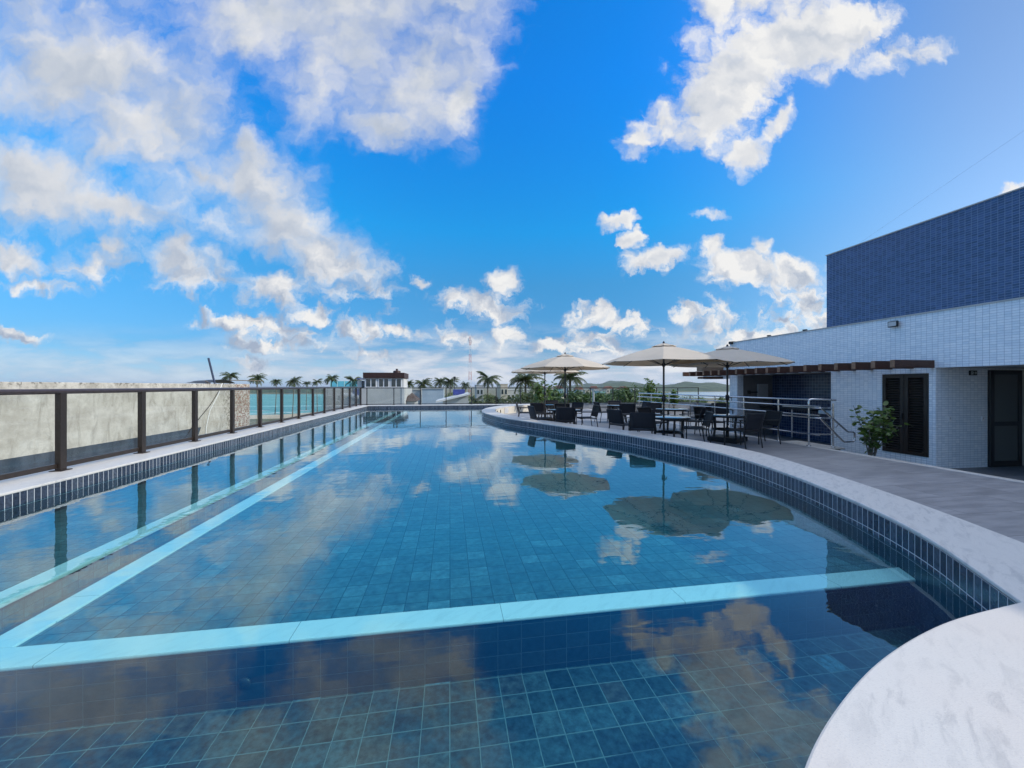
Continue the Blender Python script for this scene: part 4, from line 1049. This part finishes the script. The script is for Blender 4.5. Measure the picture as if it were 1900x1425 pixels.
# rooftop cabin on its white block
YC = 44.
cab = thing('cabin_building', 'pale block with a brown-topped glazed cabin on its roof', 'building', (x_on(710, YC), YC + 4, GZ))
X0, X1 = x_on(671, YC), x_on(750, YC)
zr = z_on(710, 719.5, YC)
MB().box(X0, X1, YC, YC + 9, GZ, zr).build('wall', 'wall_white', cab)
MB().box(x_on(600, YC), X0 - .002, YC + .8, YC + 9, GZ, z_on(640, 721, YC)).build('side_wall', 'pale_grey', cab)
MB().box(X1 - .26, X1 + .02, YC - .05, YC - .002, GZ, zr + .05).build('corner_pillar', 'white_paint', cab)
zf0, zf1 = z_on(710, 701.5, YC), z_on(710, 691.3, YC)
MB().box(x_on(673, YC), x_on(750, YC), YC + .1, YC + 4.5, zf0, zf1).build('fascia', 'cabin_brown', cab)
MB().box(x_on(675, YC), x_on(748, YC), YC + .35, YC + 4.4, zr, zf0 - .002).build('cabin_wall', 'white_paint', cab)
for a_, b_ in ((676.5, 698), (700.8, 721.5), (724, 745)):
    xa_, xb_ = x_on(a_, YC), x_on(b_, YC); f = MB().box(xa_, xb_, YC + .28, YC + .348, zr + .05, zf0 - .05).build('window', 'plastic_white', cab)
    xm = (xa_ + xb_) / 2
    MB().box(xa_ + .1, xm - .06, YC + .26, YC + .279, zr + .12, zf0 - .1).build('pane', 'window_dark', f); MB().box(xm + .06, xb_ - .1, YC + .26, YC + .279, zr + .12, zf0 - .1).build('pane', 'window_dark', f)
m = MB(); m.lathe([(.42, 0), (.42, .22), (.3, .28), (.12, .30), (.12, .45), (.15, .48), (.001, .49)], 14, (x_on(733, YC), YC + 1.5, zf1)); m.build('roof_vent', 'cabin_brown', cab)
MB().box(x_on(662, YC), x_on(672.5, YC), YC + .2, YC + 3, z_on(667, 703.5, YC), z_on(667, 701.8, YC)).build('awning', 'tarp_blue', cab)
MB().box(x_on(597, YC), x_on(654, YC), YC + 3.0, YC + 3.06, z_on(640, 721, YC), z_on(640, 706.5, YC)).build('glass_guard', 'teal_glass', cab)
for px in (597, 611, 625, 639, 654):
    MB().tube([(x_on(px, YC), YC + 2.97, z_on(640, 721, YC)), (x_on(px, YC), YC + 2.97, z_on(640, 706, YC))], .04, 6).build('guard_post', 'teal_glass' if False else 'wall_teal', cab)
MB().box(x_on(659, YC), x_on(667, YC), YC + 1.0, YC + 2.5, z_on(640, 721, YC), z_on(640, 706, YC)).build('stair_box', 'white_paint', cab)

house('blue-grey flat-roofed house seen through the far railing', 783, 823, 60, 722, 9, 'wall_blue_grey', 'pale_grey')
house('grey house with brown hip roof low behind the far railing', 752, 769, 46, 744, 5, 'wall_white', 'roof_brown', rooftype='hip', rh=.9)
house('grey plain house right behind the brown hip roof', 764, 779, 66, 724, 7, 'pale_grey', 'concrete')
# lean-to roof with a blue tank box
YS = 50.
sh = thing('shed_house', 'grey house with sloping white sheet roof and blue sheets on top', 'house', (x_on(840, YS), YS + 3, GZ), 0, 'buildings of the town')
xa_, xb_ = x_on(809, YS), x_on(871, YS); za_, zb_ = z_on(809, 744, YS), z_on(871, 729, YS)
m = MB(); m.add([(xa_, YS - .6, za_), (xb_, YS - .6, zb_), (xb_, YS + 6, zb_), (xa_, YS + 6, za_), (xa_, YS - .6, za_ - .22), (xb_, YS - .6, zb_ - .22), (xb_, YS + 6, zb_ - .22), (xa_, YS + 6, za_ - .22)], [(0, 1, 2, 3), (7, 6, 5, 4), (0, 4, 5, 1), (1, 5, 6, 2), (2, 6, 7, 3), (3, 7, 4, 0)]); m.build('roof', 'roof_white', sh)
m = MB(); wa, wb = x_on(822, YS), x_on(869, YS); za2 = za_ + (zb_ - za_) * (wa - xa_) / (xb_ - xa_) - .24; zb2 = zb_ - .26
m.add([(wa, YS, GZ), (wb, YS, GZ), (wb, YS, zb2), (wa, YS, za2), (wa, YS + 5.5, GZ), (wb, YS + 5.5, GZ), (wb, YS + 5.5, zb2), (wa, YS + 5.5, za2)], [(0, 1, 2, 3), (7, 6, 5, 4), (1, 5, 6, 2), (4, 0, 3, 7), (3, 2, 6, 7)]); m.build('wall', 'pale_grey', sh)
MB().box(x_on(841, YS), x_on(864, YS), YS + 3, YS + 5, z_on(850, 734, YS), z_on(850, 723, YS)).build('blue_sheet', 'tarp_blue', sh)
house('cream block of flats with flat roof right of the tall palm', 929, 942, 108, 713.5, 9, 'wall_cream', 'wall_cream', 3, 2)
house('long white block of flats with rows of windows', 932, 1003, 112, 724, 12, 'wall_white', 'wall_white', 3, 9, name='apartment_block', cat='building')
house('small white house right of the mast foot', 884, 897, 120, 715, 8, 'wall_white', 'roof_white', 1, 2)
house('brick-red house with pale roof behind the middle table', 1012, 1028, 52, 740, 5, 'roof_red', 'wall_cream')
house('brick house with wide cream roof by the middle umbrella pole', 1036, 1056, 50, 741, 5, 'roof_red', 'wall_cream')
rngh = random.Random(8)
FH = [(1040, 230, 721, 'wall_teal'), (1062, 260, 722, 'wall_white'), (1078, 240, 723, 'wall_blue_grey'), (1092, 220, 724, 'wall_cream'), (1106, 280, 721, 'wall_white'), (1118, 250, 726, 'wall_teal'), (1133, 300, 721, 'wall_cream'), (1147, 270, 723, 'wall_white'), (1160, 320, 721, 'roof_red'), (1020, 280, 720, 'wall_cream'), (1005, 300, 719, 'wall_white'), (1180, 330, 722, 'wall_white')]
for i, (px, Y, yt, mt) in enumerate(FH):
    w = rngh.uniform(4, 7.5)
    house(('teal', 'white', 'blue-grey', 'cream', 'white', 'teal', 'cream', 'white', 'brick red', 'cream', 'white', 'white')[i] + ' far house ' + ('above the brick house with the wide roof', 'directly right of the dense palm trunk', 'between the dense palm and the leaning white post', 'above the leaning white post', 'left below the first hill', 'nearest the far table, under the first hill', 'below the top of the hill', 'just right of the hill top', 'near the tall sparse plant', 'left of the dense palm', 'beside the farthest umbrella pole', 'behind the tall sparse plant')[i],
          px - w, px + w, Y, yt, 10, mt, ('roof_red', 'pale_grey')[i % 2], 2, 3, group='far houses of the town', rooftype=('gable', 'flat')[i % 2], rh=2.)
# white posts in the greenery
for px, d, y0, lab in ((1101, 31, 728, 'leaning white post in the greenery below the hills'), (1079, 36, 724, 'pale upright post in the greenery right of the dense palm')):
    b = spot(px + 1.5, d, GZ); a = spot(px, d, EYE - (y0 - 716) * d / FPX)
    o = MB().tube([b, a], .09, 8).build('concrete_post', 'wall_white'); tag(o, lab, 'post', 'white posts in the greenery')
# lattice mast
bm_ = spot(872.3, 230, GZ)
mast = thing('lattice_mast', 'tall red and white lattice radio mast rising over the town', 'mast', bm_)
HM = 39.5 + 2; nsec = 8
for sI in range(nsec):
    z0, z1 = HM * sI / nsec, HM * (sI + 1) / nsec; m = MB()
    hw = lambda z: 1.0 - .6 * z / HM
    cor = [(1, 1), (-1, 1), (-1, -1), (1, -1)]
    for k in range(4):
        cx, cy = cor[k]; nx, ny = cor[(k + 1) % 4]
        m.tube([(cx * hw(z0), cy * hw(z0), z0), (cx * hw(z1), cy * hw(z1), z1)], .065, 5)
        for b in range(2):
            za, zb = z0 + (z1 - z0) * b / 2, z0 + (z1 - z0) * (b + 1) / 2
            m.tube([(cx * hw(za), cy * hw(za), za), (nx * hw(zb), ny * hw(zb), zb)], .03, 4); m.tube([(nx * hw(za), ny * hw(za), za), (cx * hw(zb), cy * hw(zb), zb)], .03, 4)
    m.build('mast_section', 'red_paint' if sI % 2 else 'mast_white', mast, world=False)
m = MB(); m.tube([(0, 0, HM), (0, 0, HM + 2.2)], .06, 6); m.box(-1.1, -.7, -.2, .2, HM - 3, HM - 1); m.box(.7, 1.1, -.2, .2, HM - 4, HM - 2); m.box(-.2, .2, -1.1, -.7, HM - 2.4, HM - .6); m.build('antenna', 'mast_white', mast, world=False)
lp = spot(843.5, 90, GZ); o = MB().tube([lp, lp + Vector((0, 0, 13.9))], .07, 6).cbox((lp.x, lp.y, lp.z + 14.1), (.5, .35, .45)).build('lamp_post', 'black_metal'); tag(o, 'thin dark lamp post between the pale palms and the mast', 'lamp post')

# ------------------------------------------------------------------ land, sea, hills
m = MB(); m.add([(-6000, -3000, GZ), (6000, -3000, GZ), (6000, 9000, GZ), (-6000, 9000, GZ)], [(0, 1, 2, 3)]); o = m.build('ground', 'ground'); tag(o, 'low land of the town around the building', 'ground', kind='structure')
def sheet(name, pts, z, mat, lab, cat):
    o = MB().add([(p.x, p.y, z) for p in pts], [tuple(range(len(pts)))]).build(name, mat, weld=True)
    for p in o.data.polygons:
        if p.normal.z < 0: p.flip()
    return tag(o, lab, cat, kind='structure')
sheet('sea', [spot(-2600, 175), spot(100, 172), spot(430, 158), spot(520, 163), spot(575, 175), spot(640, 200), spot(690, 250), spot(720, 420), spot(640, 560), spot(400, 560), spot(-800, 640), spot(-3200, 700)], GZ + .06, 'sea_water', 'turquoise bay seen through the railing glass', 'sea')
sheet('beach', [spot(380, 138), spot(520, 143), spot(590, 152), spot(660, 172), spot(646, 203), spot(578, 178), spot(520, 166), spot(430, 161), spot(380, 160)], GZ + .03, 'sand', 'strip of sand at the edge of the turquoise bay', 'beach')
fm = MB(); rng = random.Random(5)
for (a, da, b, db) in ((440, 165, 520, 168), (500, 172, 560, 178), (540, 186, 585, 190), (450, 188, 505, 186)):
    N = 14; up = []; lo = []
    for i in range(N + 1):
        f = i / N; px = a + (b - a) * f; d = da + (db - da) * f + rng.uniform(-1, 1); w = 1.6 * math.sin(math.pi * f) * rng.uniform(.4, 1.)
        up.append(spot(px, d + w, GZ + .10)); lo.append(spot(px, d - w, GZ + .10))
    fm.add(up + lo, [(i, i + 1, N + 2 + i, N + 1 + i) for i in range(N)])
o = fm.build('surf', 'foam_white'); tag(o, 'white surf lines near the beach', 'surf', kind='stuff')
sheet('lagoon', [spot(1180, 430), spot(1225, 392), spot(1300, 380), spot(1420, 372), spot(1560, 420), spot(1560, 760), spot(1400, 800), spot(1290, 760), spot(1215, 640), spot(1150, 560)], GZ + .06, 'lagoon_water', 'pale grey lagoon in front of the hills', 'lagoon')
def hills(name, lab, px0, px1, d0, dd, prof, seed, z0=GZ - 2):
    rng = random.Random(seed); m = MB(); NX, NYr = 110, 14; vs = []
    ph = [rng.uniform(0, 6.28) for _ in range(8)]
    for j in range(NYr + 1):
        g_ = j / NYr
        for i in range(NX + 1):
            f = i / NX; px = px0 + (px1 - px0) * f; d = d0 + dd * g_
            hh = prof(px) * math.sin(math.pi * min(1., g_ * 1.0)) ** .8
            hh += (math.sin(f * 37 + ph[0] + g_ * 5) + math.sin(f * 71 + ph[1] - g_ * 9) * .6 + rng.uniform(-1, 1) * .7) * (1.2 if 0 < j < NYr else 0)
            p = spot(px, d, 0); vs.append((p.x, p.y, z0 + max(hh, 0)))
    fs = [(j * (NX + 1) + i, j * (NX + 1) + i + 1, (j + 1) * (NX + 1) + i + 1, (j + 1) * (NX + 1) + i) for j in range(NYr) for i in range(NX)]
    m.add(vs, fs, smooth=True); o = m.build(name, 'far_forest'); return tag(o, lab, 'hills', kind='structure')
bmp_ = lambda px, c, w: math.exp(-((px - c) / w) ** 2)
def need(y, d): return (716 - y) * d / FPX + EYE - GZ + 2
hills('hills', 'rounded wooded hills on the skyline beyond the town', 1040, 1300, 1700, 500, lambda px: need(715, 1950) + (need(707.5, 1950) - need(715, 1950)) * (bmp_(px, 1155, 22) + .75 * bmp_(px, 1130, 16) + .55 * bmp_(px, 1095, 14) + .5 * bmp_(px, 1185, 14) + .25 * bmp_(px, 1250, 30)), 2)
hills('far_shore', 'long low wooded shore across the lagoon', 1120, 1700, 830, 500, lambda px: need(711.5, 1080) + 3.0 * math.sin(px * .04) + 2 * math.sin(px * .11), 4)
hills('headland', 'low green headland on the far side of the bay', 250, 760, 640, 300, lambda px: need(721, 790) + 2 * math.sin(px * .07), 6)
# far low trees and houses of the bay's opposite shore are one mass
fb = MB(); rng = random.Random(11)
for i in range(420):
    px = rng.uniform(980, 1340); d = rng.uniform(130, 420) if px < 1215 else rng.uniform(95, 330)
    if px > 1215: d = rng.uniform(80, 135)
    p = spot(px, d, GZ); r_ = rng.uniform(2.2, 4.5); hh = rng.uniform(4, 8.5) if px < 1215 else rng.uniform(4, 6.5)
    for k in range(26):
        v_ = Vector((rng.gauss(0, 1), rng.gauss(0, 1), rng.gauss(0, 1))).normalized() * r_ * rng.uniform(.6, 1.)
        leafy(rng, fb, p + Vector((v_.x, v_.y, hh + v_.z * .7 - r_ * .7)), (v_ + Vector((0, 0, 1.2))).normalized(), 2.0 * rng.uniform(.7, 1.3), 1.5)
o = fb.build('far_trees', 'tree_leaf'); tag(o, 'mass of low trees spread between the town and the lagoon', 'trees', kind='stuff')
fb = MB()
for i in range(260):
    px = rng.uniform(760, 985); d = rng.uniform(70, 300); p = spot(px, d, GZ); r_ = rng.uniform(1.6, 3.2); hh = rng.uniform(3, 8)
    for k in range(24):
        v_ = Vector((rng.gauss(0, 1), rng.gauss(0, 1), rng.gauss(0, 1))).normalized() * r_ * rng.uniform(.6, 1.)
        leafy(rng, fb, p + Vector((v_.x, v_.y, hh + v_.z * .7 - r_ * .7)), (v_ + Vector((0, 0, 1.2))).normalized(), 1.3 * rng.uniform(.7, 1.3), 1.0)
o = fb.build('far_trees', 'tree_leaf_pale'); tag(o, 'mass of pale low shrubs among the town houses', 'trees', kind='stuff')

# ------------------------------------------------------------------ sea air
HZ = 0.00012
hb = MB().box(-7000, 7000, -3500, 9500, -14.5, 40.0).build('haze', 'black_metal')
hm, T, out = new_mat('haze'); pv = T.n('ShaderNodeVolumePrincipled'); pv.inputs['Color'].default_value = (.75, .86, 1, 1); pv.inputs['Density'].default_value = HZ; pv.inputs['Anisotropy'].default_value = .2
T.l(pv.outputs[0], out.inputs[1]); hb.data.materials[0] = hm
tag(hb, 'thin sea haze over the town and the hills', 'haze', kind='stuff')
